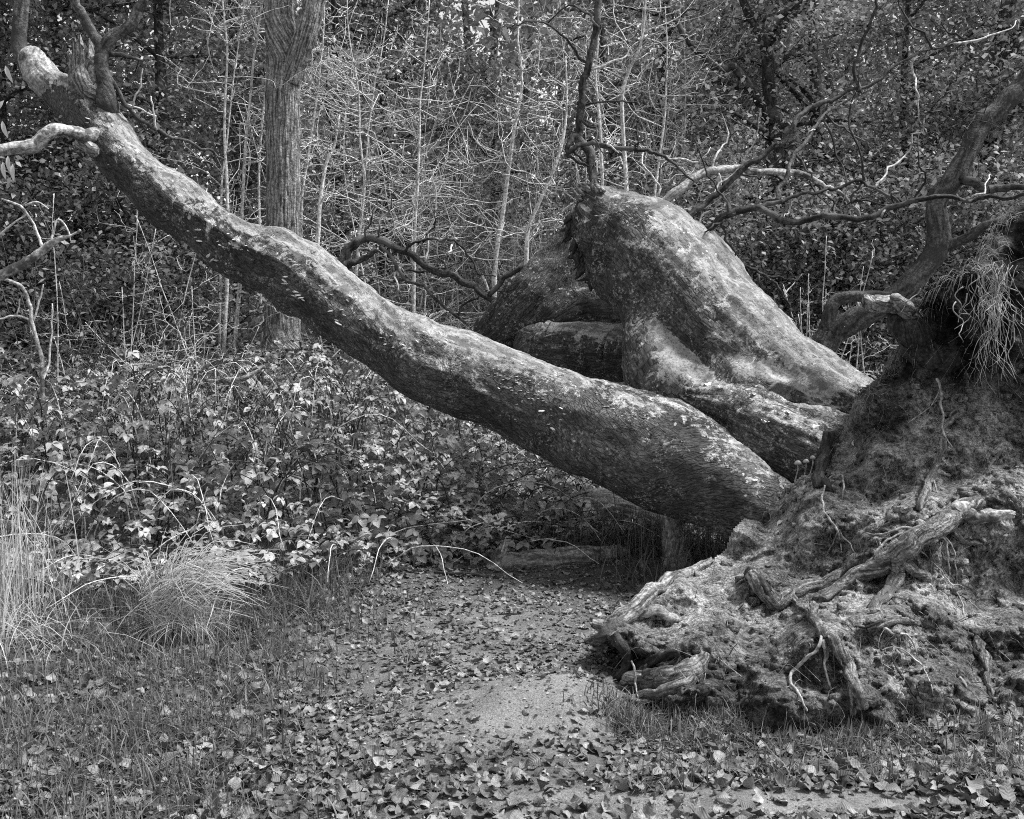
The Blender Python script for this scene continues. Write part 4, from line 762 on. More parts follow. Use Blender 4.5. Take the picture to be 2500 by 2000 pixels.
# bracket fungi on the trunk
def bracket_mesh(seed):
    q = np.random.RandomState(seed); V, Q, T = [], [], []; S_ = 10
    for k, (rr, z) in enumerate(((0.1, 0.22), (0.7, 0.14), (1.0, 0.02), (0.8, -0.1), (0.1, -0.2))):
        for j in range(S_):
            a = math.pi * j / (S_ - 1); w = 1 + 0.12 * q.randn(); V.append((math.cos(a) * rr * w, math.sin(a) * rr * 0.85 * w, z + 0.03 * q.randn()))
    for k in range(4):
        for j in range(S_ - 1): Q.append((k * S_ + j, k * S_ + j + 1, (k + 1) * S_ + j + 1, (k + 1) * S_ + j))
    b = MB(); b.add(np.array(V), Q); return b.mesh('bracket', MAT_FUNGUS)
BR = [bracket_mesh(k) for k in range(4)]
SPOTS = [(697, 676, 9), (695, 685, 9), (697, 693, 11), (704, 708, 7), (722, 714, 10), (728, 720, 9), (718, 723, 9), (735, 727, 10), (740, 733, 8), (826, 790, 11), (822, 783, 7), (806, 760, 7), (833, 757, 6), (810, 720, 5), (715, 640, 9), (708, 633, 5), (722, 648, 6), (729, 648, 5),
         (484, 562, 9), (487, 588, 10), (478, 580, 5), (511, 625, 9), (520, 634, 12), (528, 637, 8), (560, 594, 5), (572, 606, 5), (580, 602, 4), (590, 610, 5), (532, 590, 5), (537, 598, 5), (545, 604, 4), (600, 600, 4), (612, 590, 4), (606, 612, 4), (570, 585, 4), (556, 570, 4),
         (460, 565, 6), (215, 290, 8), (213, 300, 6), (150, 285, 9), (265, 402, 4), (175, 297, 5), (1322, 1003, 9), (1370, 997, 6), (1350, 1046, 8), (1218, 948, 4), (1262, 988, 4), (940, 840, 5), (960, 848, 5), (975, 830, 5), (985, 842, 5), (1000, 850, 5), (955, 820, 4), (930, 825, 5), (1018, 834, 6), (840, 770, 5), (848, 735, 6), (880, 780, 4), (1842, 1172, 8)]
for k, (px, py, r) in enumerate(SPOTS):
    h, nr = cast(BT, px, py)
    if h is None: continue
    if nr.y > 0: nr = -nr
    out = Vector((nr.x, nr.y, 0)).normalized(); side = out.cross(Vector((0, 0, 1))).normalized()
    R = np.array([[side.x, out.x, 0], [side.y, out.y, 0], [side.z, out.z, 1]]) ; tl = eul(np.array([0.0]), np.array([0.35 * fr.randn()]), np.array([0.3 * fr.randn()]))[0]
    place('bracket_fungus', BR[k % 4], trunk, np.array(h), R @ tl, r * 7.0 / FPX * 0.95)
# frilly crust of small brackets low on the trunk
for k in range(62):
    f = fr.rand(); px, py = 1190 + 175 * f + 14 * fr.randn(), 900 + 105 * f + 12 * fr.randn()
    if k > 48: f = fr.rand(); px, py = 1430 + 170 * f, 968 + 60 * f + 9 * fr.randn()
    h, nr = cast(BT, px, py)
    if h is None: continue
    if nr.y > 0: nr = -nr
    out = Vector((nr.x, nr.y, 0.2)).normalized(); side = out.cross(Vector((0, 0, 1))).normalized(); up = side.cross(out)
    R = np.array([[side.x, out.x, up.x], [side.y, out.y, up.y], [side.z, out.z, up.z]]); place('bracket_fungus', BR[k % 4], trunk, np.array(h), R, (2.6 + 2.4 * fr.rand()) * 6.6 / FPX)
# fallen leaves lying on the fallen tree and the soil
LM1 = leaf_meshes('fallen_leaf', LITTER[:2], MAT_FUNGUS, [0.8])
for px, py, s, lab in [(1898, 1285, 0.05, 'pale leaf stuck flat on the soil ridge of the root plate'), (1720, 1388, 0.036, 'pale leaf lying by the long pale root at the left rim'), (2088, 1090, 0.035, 'small pale leaf on the soil right of the dark post root'), (2125, 1010, 0.035, 'small leaf on the dark humus above the dark post root')]:
    h, nr = cast(BP, px, py)
    if h is None: continue
    if nr.y > 0: nr = -nr
    q = nr.to_track_quat('Z', 'Y').to_matrix(); o = place('fallen_leaf', LM1[0, 0], None, np.array(h + nr * 0.006), np.array(q), s); o['label'] = lab; o['category'] = 'leaf'; o['group'] = 'leaves lying on the root plate'
BM = bvh(mid_me)
for k, (px, py) in enumerate([(1880, 1030), (1900, 1015), (1930, 1008), (1965, 1025), (1985, 1038), (1800, 975), (1845, 965), (1925, 985), (1720, 940), (1690, 965)]):
    h, nr = cast(BM, px, py)
    if h is None: continue
    o = place('fallen_leaf', bpy.data.meshes['fallen_leaf'] if k % 2 else LM1[1, 0], None, np.array(h + nr * 0.008), eul(np.array([fr.rand() * 6]), np.array([0.2 * fr.randn()]), np.array([.2]))[0], 0.05); o['label'] = 'fallen leaf lying on top of the short mossy middle stem'; o['category'] = 'leaf'; o['group'] = 'leaves on the middle stem'
# three little mushrooms on the ridge
for px, py, bx, by, s, lab in [(1948, 1130, 1940, 1160, 9, 'leftmost of three small mushrooms on the soil ridge'), (1968, 1126, 1962, 1150, 8, 'middle one of three small mushrooms on the soil ridge'), (1984, 1117, 1978, 1140, 7, 'rightmost and highest of three small mushrooms on the soil ridge')]:
    hh_ = on_plate(bx, by + 12, 0.0); Yd = (hh_[1] if hh_ is not None else 5.62) - 0.02; a, c = P(bx, by + 18, Yd + 0.02), P(px, py, Yd); t = thing('mushroom', lab, 'mushroom', a, 'mushrooms on the ridge'); r = s * Yd / FPX
    b = MB(); curve_tube([a, (a * .4 + c * .6) + [0.006, 0, 0], c], [0.004, 0.003], 8, 5, mb=b); part('stem', b.mesh('stem', MAT_PALEROOT), t)
    b = MB(); tube(b, np.array([c + [0, 0, z * r] for z in (-0.5, -0.35, 0.0, 0.35, 0.6, 0.7)]), np.array([0.75, 1.0, 0.95, 0.72, 0.4, 0.1]) * r, 18); part('cap', b.mesh('cap', MAT_MUSH), t)

# ------------------------------------------------------------------ logs, stump and loose wood on the floor
def log_thing(name, lst, mat, label, cat_='log', sides=28, amp=0.015, extra=None):
    p, r = pr(lst); t = thing(name, label, cat_, (p[0][0], p[0][1], 0)); b = curve_tube(p, r, sides, 9, 0.01, lumpy(amp, 7, amp * .4, 30)); part('bole', b.mesh(name, mat), t)
    return t
log_thing('log', [(1228, 1378, 6.45, 22), (1238, 1376, 6.45, 28), (1300, 1372, 6.5, 30), (1380, 1368, 6.5, 30), (1500, 1352, 6.6, 24), (1530, 1348, 6.6, 12)], MAT_LOG, 'dark short log lying at the back of the leafy clearing')
log_thing('log', [(1340, 1345, 6.9, 12), (1360, 1345, 6.9, 24), (1430, 1345, 6.9, 26), (1515, 1342, 6.9, 22), (1530, 1342, 6.9, 8)], MAT_LOG, 'mossy grey log just behind the dark short log')
log_thing('mossy_log', [(1290, 1330, 7.6, 30), (1360, 1290, 7.6, 62), (1440, 1262, 7.5, 72), (1530, 1262, 7.4, 70), (1620, 1275, 7.3, 55), (1690, 1290, 7.2, 40)], MAT_LOG, 'thick rounded log in the shade under the trunk')
p0 = P(1210, 1392, 6.42); t = thing('stump', 'small pale split stump beside the dark log', 'stump', p0); b = MB(); splinter(b, p0, P(1235, 1312, 6.45) - p0, 0.06, 0.20, 8, 28, 6, 0.6, 0.5); part('split_wood', b.mesh('stump', MAT_PALELIMB), t)
log_thing('stick', [(1060, 1402, 6.2, 4), (1150, 1404, 6.2, 5), (1260, 1412, 6.15, 4)], MAT_DARKBARK, 'thin dark stick on the leaves in front of the bramble edge', 'stick', 8, 0.002)
log_thing('broken_branch', [(600, 815, 10.3, 16), (640, 790, 10.2, 18), (690, 755, 10.1, 14), (720, 735, 10.0, 8)], MAT_PALELIMB, 'pale broken branch propped at the foot of the ridged tree', 'branch', 14, 0.01)
log_thing('broken_branch', [(500, 935, 8.0, 6), (560, 930, 7.9, 8), (600, 920, 7.8, 6), (650, 895, 7.8, 3)], MAT_PALELIMB, 'short bleached stick caught on top of the brambles', 'branch', 10, 0.006)
b = log_thing('leafless_branch', [(-60, 690, 6.2, 15), (0, 672, 6.2, 14), (63, 639, 6.2, 11), (117, 601, 6.2, 8), (175, 572, 6.2, 4), (200, 560, 6.2, 2)], MAT_PALELIMB, 'white dead branch entering at the left edge', 'branch', 14, 0.006)
for lst in ([(104, 601, 6.2, 4), (92, 570, 6.2, 3.5), (83, 547, 6.2, 3), (50, 501, 6.2, 3), (0, 478, 6.2, 2)], [(131, 592, 6.2, 3), (133, 560, 6.2, 3), (145, 530, 6.2, 2.5), (170, 560, 6.2, 2), (180, 590, 6.2, 1)], [(0, 570, 6.2, 3), (30, 545, 6.2, 2.5), (63, 520, 6.2, 2)], [(60, 500, 6.2, 2.5), (90, 490, 6.2, 2), (120, 510, 6.2, 1.5)]):
    bent_tube('twig', lst, MAT_SAPLING, b, 6, 5, 0.015, 0.0)
b = log_thing('dead_sapling', [(106, 985, 7.0, 6), (100, 874, 7.0, 6), (83, 799, 7.0, 5.5), (75, 749, 7.0, 5), (54, 703, 7.0, 4), (0, 682, 7.0, 3)], MAT_PALELIMB, 'thin white dead sapling leaning above the bramble leaves', 'sapling', 8, 0.003)
for lst in ([(83, 785, 7.0, 3), (98, 740, 7.0, 2.5), (107, 700, 7.0, 1.5)], [(80, 782, 7.0, 2.5), (40, 775, 7.0, 2.5), (0, 778, 7.0, 2)], [(45, 772, 7.0, 2), (55, 730, 7.0, 1.5)], [(104, 940, 7.0, 3), (125, 850, 7.1, 2.5), (128, 740, 7.1, 1.5)]):
    bent_tube('twig', lst, MAT_SAPLING, b, 6, 5, 0.015, 0.0)

# ------------------------------------------------------------------ standing ridged tree
ASH = thing('standing_tree', 'tall straight tree with ridged bark forking above the fallen trunk', 'tree', P(690, 815, 9.7) * [1, 1, 0])
def ridged(s, th, v):
    q = np.stack([np.cos(th).ravel() * 10, np.sin(th).ravel() * 10, s.ravel() * 2.2], -1); a = 1 - np.abs(fbm(q + 0.6 * fbm(q * 0.6, 2)[:, None], 2)); return 0.016 * a + 0.005 * fbm(v * 25, 2) - 0.008
YA = 9.7
p, r = pr([(690, 850, YA, 50), (690, 800, YA, 42), (690, 600, YA, 39), (692, 400, YA, 39), (690, 250, YA, 40), (694, 150, YA, 41), (684, 70, YA, 34), (682, 0, YA, 31), (680, -300, YA, 28), (670, -800, YA, 20), (660, -1300, YA, 10)])
b = MB(); n = 260; tube(b, cat(p, n), np.interp(np.linspace(0, 1, n), np.linspace(0, 1, len(r)), r), 80, ridged); part('trunk', b.mesh('trunk', MAT_ASH), ASH)
p, r = pr([(705, 200, YA - 0.05, 26), (728, 130, YA - 0.08, 26), (748, 80, YA - 0.1, 25), (768, 0, YA - 0.1, 25), (800, -200, YA - 0.1, 22), (880, -700, YA, 14), (930, -1100, YA, 6)])
b = MB(); n = 160; tube(b, cat(p, n), np.interp(np.linspace(0, 1, n), np.linspace(0, 1, len(r)), r), 56, ridged); part('limb', b.mesh('limb', MAT_ASH), ASH, 'right hand fork of the ridged tree')
b = MB()
for k in range(14):
    f = rng.rand(); s0 = P(685 - 20 * f, -350 - 900 * f, YA); az = rng.rand() * 6.28; L = 0.8 + 1.2 * rng.rand(); d = np.array([math.cos(az), math.sin(az), 0.7]); curve_tube([s0, s0 + d * L * .5, s0 + d * L + [0, 0, .3]], [0.04, 0.008], 6, 4, 0.03, mb=b)
part('crown', b.mesh('crown', MAT_ASH), ASH)

# ------------------------------------------------------------------ saplings
def sapling(label, path, r0, nb, bl, seed, mat=MAT_SAPLING, tmin=0.15, group='bare pale saplings', tr=0.0055):
    q = np.random.RandomState(seed); path = np.array(path); t = thing('sapling', label, 'sapling', (path[0][0], path[0][1], 0), group)
    n = 26; pc = cat(path, n) + 0.02 * np.stack([fbm(cat(path, n) * 2 + seed + 5 * c, 2) for c in range(3)], -1) * np.linspace(0.2, 1, n)[:, None]
    b = MB(); tube(b, pc, np.linspace(r0, max(0.003, r0 * 0.25), n), 8); part('trunk', b.mesh('trunk', mat), t)
    b = MB()
    for k in range(nb):
        f = tmin + (0.98 - tmin) * q.rand(); s0 = pc[int(f * (n - 1))]; az = q.rand() * 6.28; L = bl * (1.25 - 0.8 * f) * (0.25 + 1.1 * q.rand() ** 1.5); up = 0.1 + 1.0 * q.rand() ** 1.3; st = q.rand() * 0.9 - 0.15
        d = np.array([math.cos(az), math.sin(az), 0.0]); w = q.randn(4, 3) * 0.09 * L; pts = [s0, s0 + d * L * 0.35 + [0, 0, L * 0.25 * st] + w[0], s0 + d * L * 0.75 + [0, 0, L * (0.3 * st + 0.2 * up)] + w[1], s0 + d * L * (1.0 - 0.1 * up) + [0, 0, L * (0.3 * st + 0.75 * up)] + w[2]]
        c = cat(pts, 9) + 0.008 * q.randn(9, 3) * np.array([0, 1, 1, 1, 1, 1, 1, 1, 1])[:, None]; rr = min(tr, r0 * 0.7) * (0.6 + 0.6 * q.rand()); tube(b, c, np.linspace(rr, rr * 0.5, 9), 4, None, 1.0, False)
        for m_ in range(q.randint(0, 6)):
            s1 = c[q.randint(2, 8)]; a2 = az + q.randn() * 1.3; L2 = L * (0.15 + 0.6 * q.rand()); d2 = np.array([math.cos(a2), math.sin(a2), 0]); st2 = q.randn() * 0.35; u2 = q.rand()
            tube(b, cat([s1, s1 + d2 * L2 * 0.5 + [0, 0, (st2 * .5 + .05) * L2], s1 + d2 * L2 * 0.85 + [0, 0, L2 * (st2 + 0.8 * u2 * u2)]], 6) + 0.006 * q.randn(6, 3) * np.array([0, 1, 1, 1, 1, 1])[:, None], np.linspace(rr * 0.75, rr * 0.4, 6), 3, None, 1.0, False)
    part('crown', b.mesh('crown', mat), t); return t
def pp(lst, Y): return [P(a, c, Y) for a, c in lst]
NAMED = [
 ('slim pale sapling nearest to the left of the ridged tree', [(640, 850), (634, 600), (634, 417), (651, 167), (655, -50), (650, -300)], 10.3, 4, 26, 0.6),
 ('pale sapling second to the left of the ridged tree, leaning right', [(572, 850), (589, 640), (591, 522), (601, 334), (618, 167), (639, 0), (660, -250)], 9.8, 5.5, 30, 0.7),
 ('pale forked sapling third to the left of the ridged tree', [(545, 860), (555, 640), (555, 500), (548, 300), (552, 120), (547, 0), (540, -200)], 9.5, 5, 34, 0.8),
 ('thin pale sapling leaning through the gap left of the forked sapling', [(536, 850), (538, 665), (545, 440), (563, 250), (590, 60), (610, -100)], 9.9, 3.5, 26, 0.7),
 ('grey sapling just right of the ridged tree with a broken top', [(770, 760), (776, 576), (793, 417), (818, 355), (830, 280)], 9.2, 6.5, 16, 0.5),
 ('wavy pale sapling rising from the limb behind the trunk', [(865, 760), (875, 600), (888, 440), (880, 330), (871, 209), (850, 60), (845, -80)], 10.5, 4, 40, 1.0),
 ('pale sapling with a dense fan of twigs left of centre', [(1010, 800), (1013, 600), (1015, 501), (1020, 376), (1025, 250), (1040, 120), (1050, 0)], 10.2, 4.5, 46, 1.0),
 ('tall pale sapling in the middle of the thicket', [(1205, 800), (1209, 647), (1230, 501), (1247, 376), (1262, 290), (1272, 209), (1267, 83), (1270, -60)], 9.9, 6.5, 40, 0.9),
 ('curving pale sapling just left of the broken stem', [(1275, 820), (1284, 618), (1293, 543), (1347, 417), (1372, 334), (1380, 250), (1376, 140)], 9.4, 6.5, 34, 0.8),
 ('bundle of upright pale shoots right of the crooked dark limb', [(1535, 700), (1527, 450), (1518, 250), (1535, 170), (1564, 104), (1575, 0), (1580, -100)], 9.8, 6, 44, 0.8),
 ('bright straight sapling close behind the crooked dark limb', [(1465, 700), (1470, 450), (1460, 250), (1459, 104), (1463, -30)], 10.0, 5, 34, 0.7),
 ('tall pale sapling left half hidden by the bundle of shoots', [(1580, 760), (1600, 480), (1620, 300), (1630, 150), (1625, 20)], 10.6, 4, 34, 0.8),
 ('twiggy pale sapling close right of the ridged tree', [(740, 800), (735, 520), (752, 380), (775, 220), (790, 60), (800, -90)], 10.8, 4.5, 44, 0.9)]
for k, (lab, pth, Y, r, nb, bl) in enumerate(NAMED):
    sapling(lab, pp(pth, Y), r * Y / FPX, nb, bl, 300 + k)
q = np.random.RandomState(77)
for k in range(38):
    px = 780 + 900 * q.rand() if k < 40 else 690 + 150 * q.rand(); Y = 10.5 + 4.0 * q.rand(); hgt = 2.2 + 2.4 * q.rand(); ln = q.randn() * 0.25; bx = (px - 1250) / FPX * Y
    sapling('thin pale bare whip standing in the thicket behind the fallen trunk', [(bx, Y, 0), (bx + ln * .3, Y, hgt * .35), (bx + ln * .7 + .1 * q.randn(), Y, hgt * .7), (bx + ln + .15 * q.randn(), Y, hgt)], 0.008 + 0.010 * q.rand(), 36, 1.0, 500 + k, MAT_MIDSAP if k % 2 else MAT_SAPLING, tr=0.0045 if k % 2 else 0.0055)
for k in range(14):    # multi-stemmed pale shoots right of the bent stem
    px = 1960 + 170 * q.rand(); Y = 8.9 + 1.0 * q.rand(); bx = (px - 1250) / FPX * Y; ln = (2030 - px) / 500 + q.randn() * .15; hgt = 1.3 + 0.9 * q.rand()
    sapling('pale bare shoot in the cluster behind the bent stem and limbs', [(bx + .1, Y, 0), (bx, Y, hgt * .4), (bx - ln * .5, Y, hgt * .7), (bx - ln, Y, hgt)], 0.008, 9, 0.4, 700 + k, group='pale shoots behind the limbs', tr=0.003)
for k in range(40):
    px = -20 + 580 * q.rand(); Y = 7.9 + 1.2 * q.rand(); bx = (px - 1250) / FPX * Y; hgt = 1.2 + 1.3 * q.rand(); ln = q.randn() * .7
    sapling('wiry grey shoot in the dark brush left of the fallen trunk', [(bx, Y, 0.2), (bx + ln * .3, Y, hgt * .4), (bx + ln, Y, hgt)], 0.006, 16, 0.6, 800 + k, MAT_GREYBARK if k % 2 else MAT_SAPLING, group='shoots in the dark brush', tr=0.003)

# leaning grey tree behind the root plate
LT = thing('leaning_tree', 'crooked grey tree leaning out behind the root plate', 'tree', P(2013, 800, 8.6))
bent_tube('trunk', [(1990, 880, 8.7, 33.1), (2035, 810, 8.7, 31.7), (2090, 780, 8.65, 28.8), (2150, 752, 8.6, 27.4), (2226, 690, 8.5, 27.4), (2276, 632, 8.5, 26.6), (2292, 580, 8.5, 25.9), (2286, 501, 8.5, 23.8), (2318, 445, 8.5, 25.9), (2351, 396, 8.5, 24.5), (2393, 313, 8.5, 24.5), (2456, 250, 8.5, 23.0), (2510, 190, 8.5, 21.6), (2620, 40, 8.5, 18.7), (2700, -150, 8.5, 14.4)], MAT_GREYBARK, LT, 30, 9, 0.01, 0.012)
bent_tube('limb', [(2280, 600, 8.5, 14.4), (2310, 600, 8.5, 13.7), (2340, 588, 8.45, 12.2), (2372, 576, 8.4, 11.5), (2414, 547, 8.35, 10.1), (2470, 520, 8.3, 7.2)], MAT_GREYBARK, LT, 16, 7, 0.01, 0.006)
bent_tube('limb', [(2015, 800, 8.55, 18.7), (2030, 760, 8.5, 17.3), (2045, 732, 8.5, 15.8), (2075, 722, 8.5, 14.4), (2155, 722, 8.5, 13.0), (2220, 735, 8.5, 11.5), (2260, 740, 8.5, 7.2)], MAT_GREYBARK, LT, 18, 7, 0.01, 0.006, 'looped low limb of the leaning tree')
bent_tube('limb', [(2330, 430, 8.5, 10.1), (2365, 440, 8.4, 11.5), (2410, 460, 8.4, 10.8), (2460, 458, 8.4, 8.6), (2530, 450, 8.4, 6.5)], MAT_DARKBARK, LT, 12, 7, 0.02, 0.006)
b = MB()
for k in range(60):
    s0 = np.array([2280 + 220 * q.rand(), 560 - 380 * q.rand(), 8.4]); d = q.randn(2) * 60; w = [s0, s0 + [d[0] * .5, d[1] * .5 - 10, -.05], s0 + [d[0], d[1] + 15, -.1 * q.rand()]]
    curve_tube([P(*a) for a in w], [0.004, 0.0015], 4, 4, 0.04, mb=b, seed=k)
part('crown', b.mesh('crown', MAT_GREYBARK), LT)

# ------------------------------------------------------------------ leafy trees behind
def leafy_tree(label, bx, by, H, tr, zmin, R, nleaf, ls, mat, bark, seed, lean=0.0, group='leafy trees behind the thicket', path=None, name='leafy_tree', nl=16, sig=0.16):
    q = np.random.RandomState(seed); gz0 = float(gz(np.array([bx]), np.array([by]))[0]); t = thing(name, label, 'tree', (bx, by, gz0), group)
    pth = path if path is not None else [(bx, by, gz0 - 0.1), (bx + lean * .3, by, gz0 + H * .35), (bx + lean * .6 + .1 * q.randn(), by + .1 * q.randn(), gz0 + H * .7), (bx + lean, by, gz0 + H)]
    n = 30; pc = cat(pth, n); b = MB(); tube(b, pc, np.linspace(tr, tr * 0.2, n), 14, lumpy(tr * .12, 4, tr * .04, 20)); part('trunk', b.mesh('trunk', bark), t)
    spots = []; lb = MB(); zs = pc[:, 2]
    for k in range(nl):
        z = gz0 + zmin + (H - zmin) * ((k + q.rand()) / nl) * 0.97; i = int(np.clip(np.searchsorted(zs, z), 1, n - 2)); s0 = pc[i]; az = q.rand() * 6.28
        f = (z - gz0) / H; L = R * (1.05 - 0.55 * f) * (0.7 + 0.5 * q.rand()); d = np.array([math.cos(az), math.sin(az), 0.15 + 0.45 * q.rand()])
        c = cat([s0, s0 + d * L * .5 + .08 * q.randn(3), s0 + d * L + [0, 0, -0.12 * L] + .1 * q.randn(3)], 8); curve = np.linspace(max(tr * 0.3, .012), 0.006, 8); tube(lb, c, curve, 5, None, 1.0, False)
        for m_ in range(7):
            s1 = c[q.randint(1, 8)]; a2 = az + q.randn() * 1.2; L2 = L * (0.2 + 0.35 * q.rand()); d2 = np.array([math.cos(a2), math.sin(a2), q.randn() * .35 + .1]); e = cat([s1, s1 + d2 * L2 * .5, s1 + d2 * L2 + [0, 0, -0.1 * L2]], 6); tube(lb, e, np.linspace(0.007, 0.003, 6), 3, None, 1.0, False); spots += list(e[1:])
    part('limbs', lb.mesh('limbs', bark), t, None, 'stuff')
    spots = np.array(spots); m_ = len(spots); pick = q.randint(0, m_, nleaf); pos = spots[pick] + q.randn(nleaf, 3) * np.array([sig, sig, sig * 0.75]); pos = pos[pos[:, 2] > gz0 + 0.05]; nn = len(pos)
    R_ = eul(q.rand(nn) * 6.28, q.randn(nn) * 0.55 - 0.2, q.randn(nn) * 0.55); tn = np.clip(0.45 + 0.25 * q.randn(nn) + 0.2 * (q.rand(m_)[pick[:nn]] - .5), 0, 1); sc = ls * (0.65 + 0.7 * q.rand(nn)); b = MB(); half = nn // 2
    b.scatter(SMALL[0], R_[:half], pos[:half], sc[:half], tn[:half]); b.scatter(SMALL[1], R_[half:], pos[half:], sc[half:], tn[half:]); part('crown', b.mesh('crown', mat), t); return t
def gx_(px, Y): return (px - 1250) / FPX * Y
# dark evergreens at the left
for k, (lab, px, Y, H, n) in enumerate([('dark small leaved evergreen behind the splintered stub', 210, 11.1, 6.5, 24000), ('dark evergreen filling the gap left of the pale saplings', 420, 11.3, 7.0, 24000), ('dark evergreen at the left edge above the dead sapling', 20, 10.7, 6.5, 21000), ('dense low evergreen bush behind the leaning whips at left', 300, 10.5, 2.6, 15000), ('round dark evergreen bush at the far left behind the brambles', 60, 10.1, 2.3, 13000), ('shadowy evergreen directly behind the ridged tree', 590, 12.5, 7.5, 24000)]):
    leafy_tree(lab, gx_(px, Y), Y, H, 0.09, 0.15, 1.35, n, 0.055, MAT_HOLLY, MAT_DARKBARK, 900 + k, 0.0, 'dark evergreens at the left', name='evergreen_tree', nl=22, sig=0.2)
# mid distance trees behind the sapling thicket
for k, (lab, px, Y, H, n) in enumerate([('hazy leafy tree seen behind the twiggy saplings right of the ridged trunk', 830, 16.0, 8.0, 21000), ('leafy tree in the middle distance left of the sky gap', 940, 17.0, 7.4, 21000), ('leafy tree right of the sky gap behind the crooked limb', 1500, 16.5, 8.5, 21000), ('low leafy tree under the sky gap', 1210, 18.0, 5.0, 15000), ('leafy tree behind the bundle of pale shoots', 1600, 15.0, 8.0, 24000)]):
    leafy_tree(lab, gx_(px, Y), Y, H, 0.1, 0.4, 2.0, n, 0.075, MAT_HAZEL, MAT_DARKBARK, 930 + k, 0.0, 'leafy trees behind the thicket', nl=22, sig=0.26)
# right-hand trees with their dark trunks
T1 = [P(1905, 900, 13.0), P(1895, 560, 13.0), P(1892, 376, 13.0), P(1878, 230, 13.0), P(1868, 104, 13.0), P(1820, 20, 13.0), P(1790, -80, 13.0), P(1760, -300, 13.0)]
leafy_tree('dark trunked leafy tree forking above the dead limbs', T1[0][0], 13.0, 6.4, 0.13, 1.0, 2.1, 15000, 0.065, MAT_HAZEL, MAT_DARKBARK, 950, path=T1, nl=20, sig=0.22)
T2 = [P(2030, 900, 14.0), P(2015, 560, 14.0), P(2000, 334, 14.0), P(1988, 146, 14.0), P(1984, 0, 14.0), P(1984, -300, 14.0)]
leafy_tree('straight dark trunked leafy tree right of the forking one', T2[0][0], 14.0, 6.8, 0.15, 1.2, 2.0, 14000, 0.065, MAT_HAZEL, MAT_DARKBARK, 951, path=T2, nl=20, sig=0.24)
T3 = [P(2400, 900, 12.0), P(2415, 500, 12.0), P(2420, 260, 12.0), P(2440, 125, 12.0), P(2456, 0, 12.0), P(2470, -300, 12.0)]
leafy_tree('thick dark trunked leafy tree at the upper right corner', T3[0][0], 12.0, 6.4, 0.17, 0.8, 1.8, 24000, 0.055, MAT_HAZEL, MAT_DARKBARK, 952, path=T3, nl=20, sig=0.22)
for k, (lab, px, Y, H, n, R_) in enumerate([('bushy leafy tree between the straight trunk and the leaning tree', 2200, 13.0, 6.0, 24000, 1.8), ('low leafy bush behind the long horizontal limb', 2060, 11.5, 2.6, 15000, 1.2), ('low leafy bush behind the bent stem', 1760, 11.8, 2.8, 15000, 1.2), ('leafy tree far right beyond the picture edge', 2640, 11.5, 6.5, 14000, 1.7), ('low leafy bush behind the leaning tree', 2330, 11.0, 2.8, 15000, 1.2), ('leafy tree behind the bleached arching limb', 1740, 15.5, 4.6, 21000, 2.0)]):
    leafy_tree(lab, gx_(px, Y), Y, H, 0.08, 0.3, R_, n, 0.058, MAT_HAZEL, MAT_DARKBARK, 960 + k, 0.0, 'leafy trees at the right', nl=22, sig=0.22)
bent_tube('limb', [(1867, 110, 12.95, 12), (1880, 100, 12.9, 11), (1905, 75, 12.9, 10), (1930, 40, 12.9, 9), (1955, 17, 12.9, 8), (1990, -40, 12.9, 7)], MAT_DARKBARK, bpy.data.objects['leafy_tree.005'], 10, 6, 0.02, 0.004)
bent_tube('limb', [(1880, 300, 12.95, 10), (1850, 240, 12.7, 10), (1800, 175, 12.6, 10), (1745, 155, 12.5, 9), (1700, 120, 12.4, 7), (1640, 30, 12.4, 5)], MAT_DARKBARK, bpy.data.objects['leafy_tree.005'], 10, 6, 0.03, 0.004)
# long pale leaves hanging into the left edge
LV = thing('leafy_spray', 'spray of long narrow pale leaves at the left edge under the crooked limb', 'branch', P(-20, 300, 6.4)); lt = leaf_tpl(5, 0.14, 0.3, 0.4, 0, 3); b_ = MB(); b_.add(lt[0], lt[1], None, 0.9, lt[2]); lm_ = b_.mesh('leaf', MAT_STRAW)
bent_tube('stem', [(-80, 180, 6.4, 5), (-20, 260, 6.4, 4), (-10, 400, 6.4, 3)], MAT_GREYBARK, LV, 6, 5, 0.02, 0.0)
for px, py, a in [(0, 225, -0.3), (8, 245, 0.1), (-5, 330, 0.7), (6, 395, 0.9), (18, 380, 0.9), (30, 400, 0.8), (-8, 205, 0.6), (4, 295, 1.1), (12, 160, 1.2)]:
    R = eul(np.array([-0.3 * a]), np.array([-0.3]), np.array([0.2]))[0] @ eul(np.array([0.0]), np.array([0.0]), np.array([0.0]))[0]; ang = -2.3 + a * 0.9
    Rr = np.array([[math.cos(ang + 1.57), math.cos(ang), 0], [0, 0, -1], [math.sin(ang + 1.57), math.sin(ang), 0]]); place('leaf', lm_, LV, P(px, py, 6.4), Rr, 0.10)

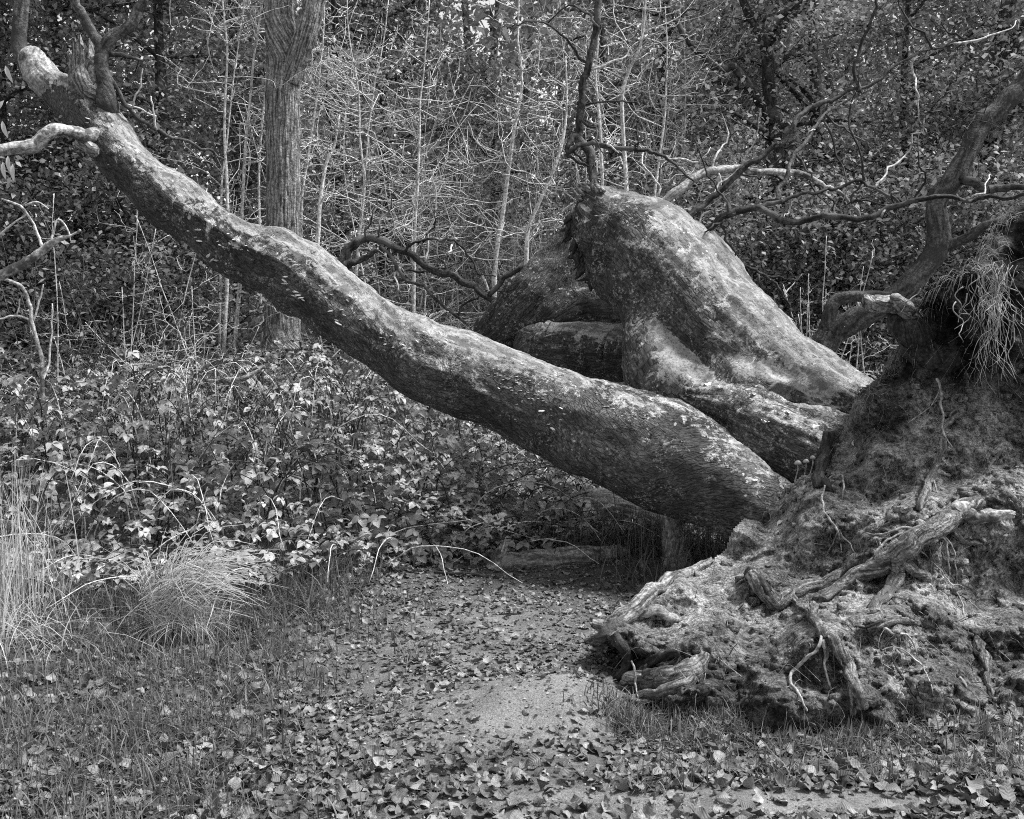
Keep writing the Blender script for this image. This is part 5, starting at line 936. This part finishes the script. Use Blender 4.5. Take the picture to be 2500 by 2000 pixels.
# ------------------------------------------------------------------ undergrowth and far woods
def stuff_leaves(name, n, fx, mat, size, label, yaw=0.6):
    pos, tn = fx(n); m_ = len(pos); b = MB(); R_ = eul(rng.rand(m_) * 6.28, rng.randn(m_) * yaw, rng.randn(m_) * yaw); b.scatter(SMALL[0], R_, pos, size * (0.6 + 0.8 * rng.rand(m_)), tn); return single(name, b.mesh(name, mat), label, None, None, 'stuff')
def under(n):
    x = -6 + 13 * rng.rand(n); y = 9.0 + 6.0 * rng.rand(n) ** 1.2; p = np.stack([x, y, 0 * x], -1); h = 0.35 + 0.35 * fbm(p * 1.1, 3) + 0.25 * sst(0, 4, y - 9) ; z = gz(x, y) + np.maximum(h, .05) * (1 - 0.8 * rng.rand(n) ** 2); return np.stack([x, y, z], -1), np.clip(0.4 + .3 * rng.randn(n), 0, 1)
stuff_leaves('undergrowth', 22000, under, MAT_HAZEL, 0.065, 'low leafy undergrowth covering the floor behind the fallen tree')
def bank(n):
    x = 0.75 + 2.6 * rng.rand(n); y = 7.2 + 2.4 * rng.rand(n); z = gz(x, y) + 0.05 + 0.35 * rng.rand(n) ** 1.5 * sst(7.2, 8.4, y); return np.stack([x, y, z], -1), np.clip(0.4 + .3 * rng.randn(n), 0, 1)
stuff_leaves('ground_ivy', 5000, bank, MAT_BRAMBLE, 0.06, 'low leaves on the floor behind the root plate')
def wood(n):
    c = 2600; cx, cy = -28 + 60 * rng.rand(c), 22 + 16 * rng.rand(c); top = 15.5 + 2.5 * np.sin(cx * 0.9) + 1.5 * np.sin(cx * 2.3 + 1); top = top - 9.0 * np.exp(-((cx / cy + 0.02) / 0.045) ** 2) - 4.0 * np.exp(-((cx / cy - 0.28) / 0.10) ** 2)
    cz = 0.3 + (top - 0.3) * rng.rand(c) ** 0.9; k = rng.randint(0, c, n); pos = np.stack([cx[k], cy[k], cz[k]], -1) + rng.randn(n, 3) * np.array([0.75, 0.75, 0.5]); base_t = rng.rand(c); pos = pos[pos[:, 2] > 0.1]; return pos, np.clip(0.35 + 0.3 * (base_t[k[:len(pos)]] - .5) + .2 * rng.randn(len(pos)), 0, 1)
stuff_leaves('woods', 230000, wood, MAT_FAR, 0.27, 'far wood seen as one leafy mass between the nearer trees')
b = MB()
for k in range(60):
    x, y = -26 + 56 * rng.rand(), 20 + 16 * rng.rand(); tube(b, np.array([(x, y, 0), (x + .2 * rng.randn(), y, 4), (x + .5 * rng.randn(), y, 9)]), [0.16, 0.12, 0.05], 8)
single('far_trunks', b.mesh('far_trunks', MAT_DARKBARK), 'dark trunks inside the far wood', None, None, 'stuff')
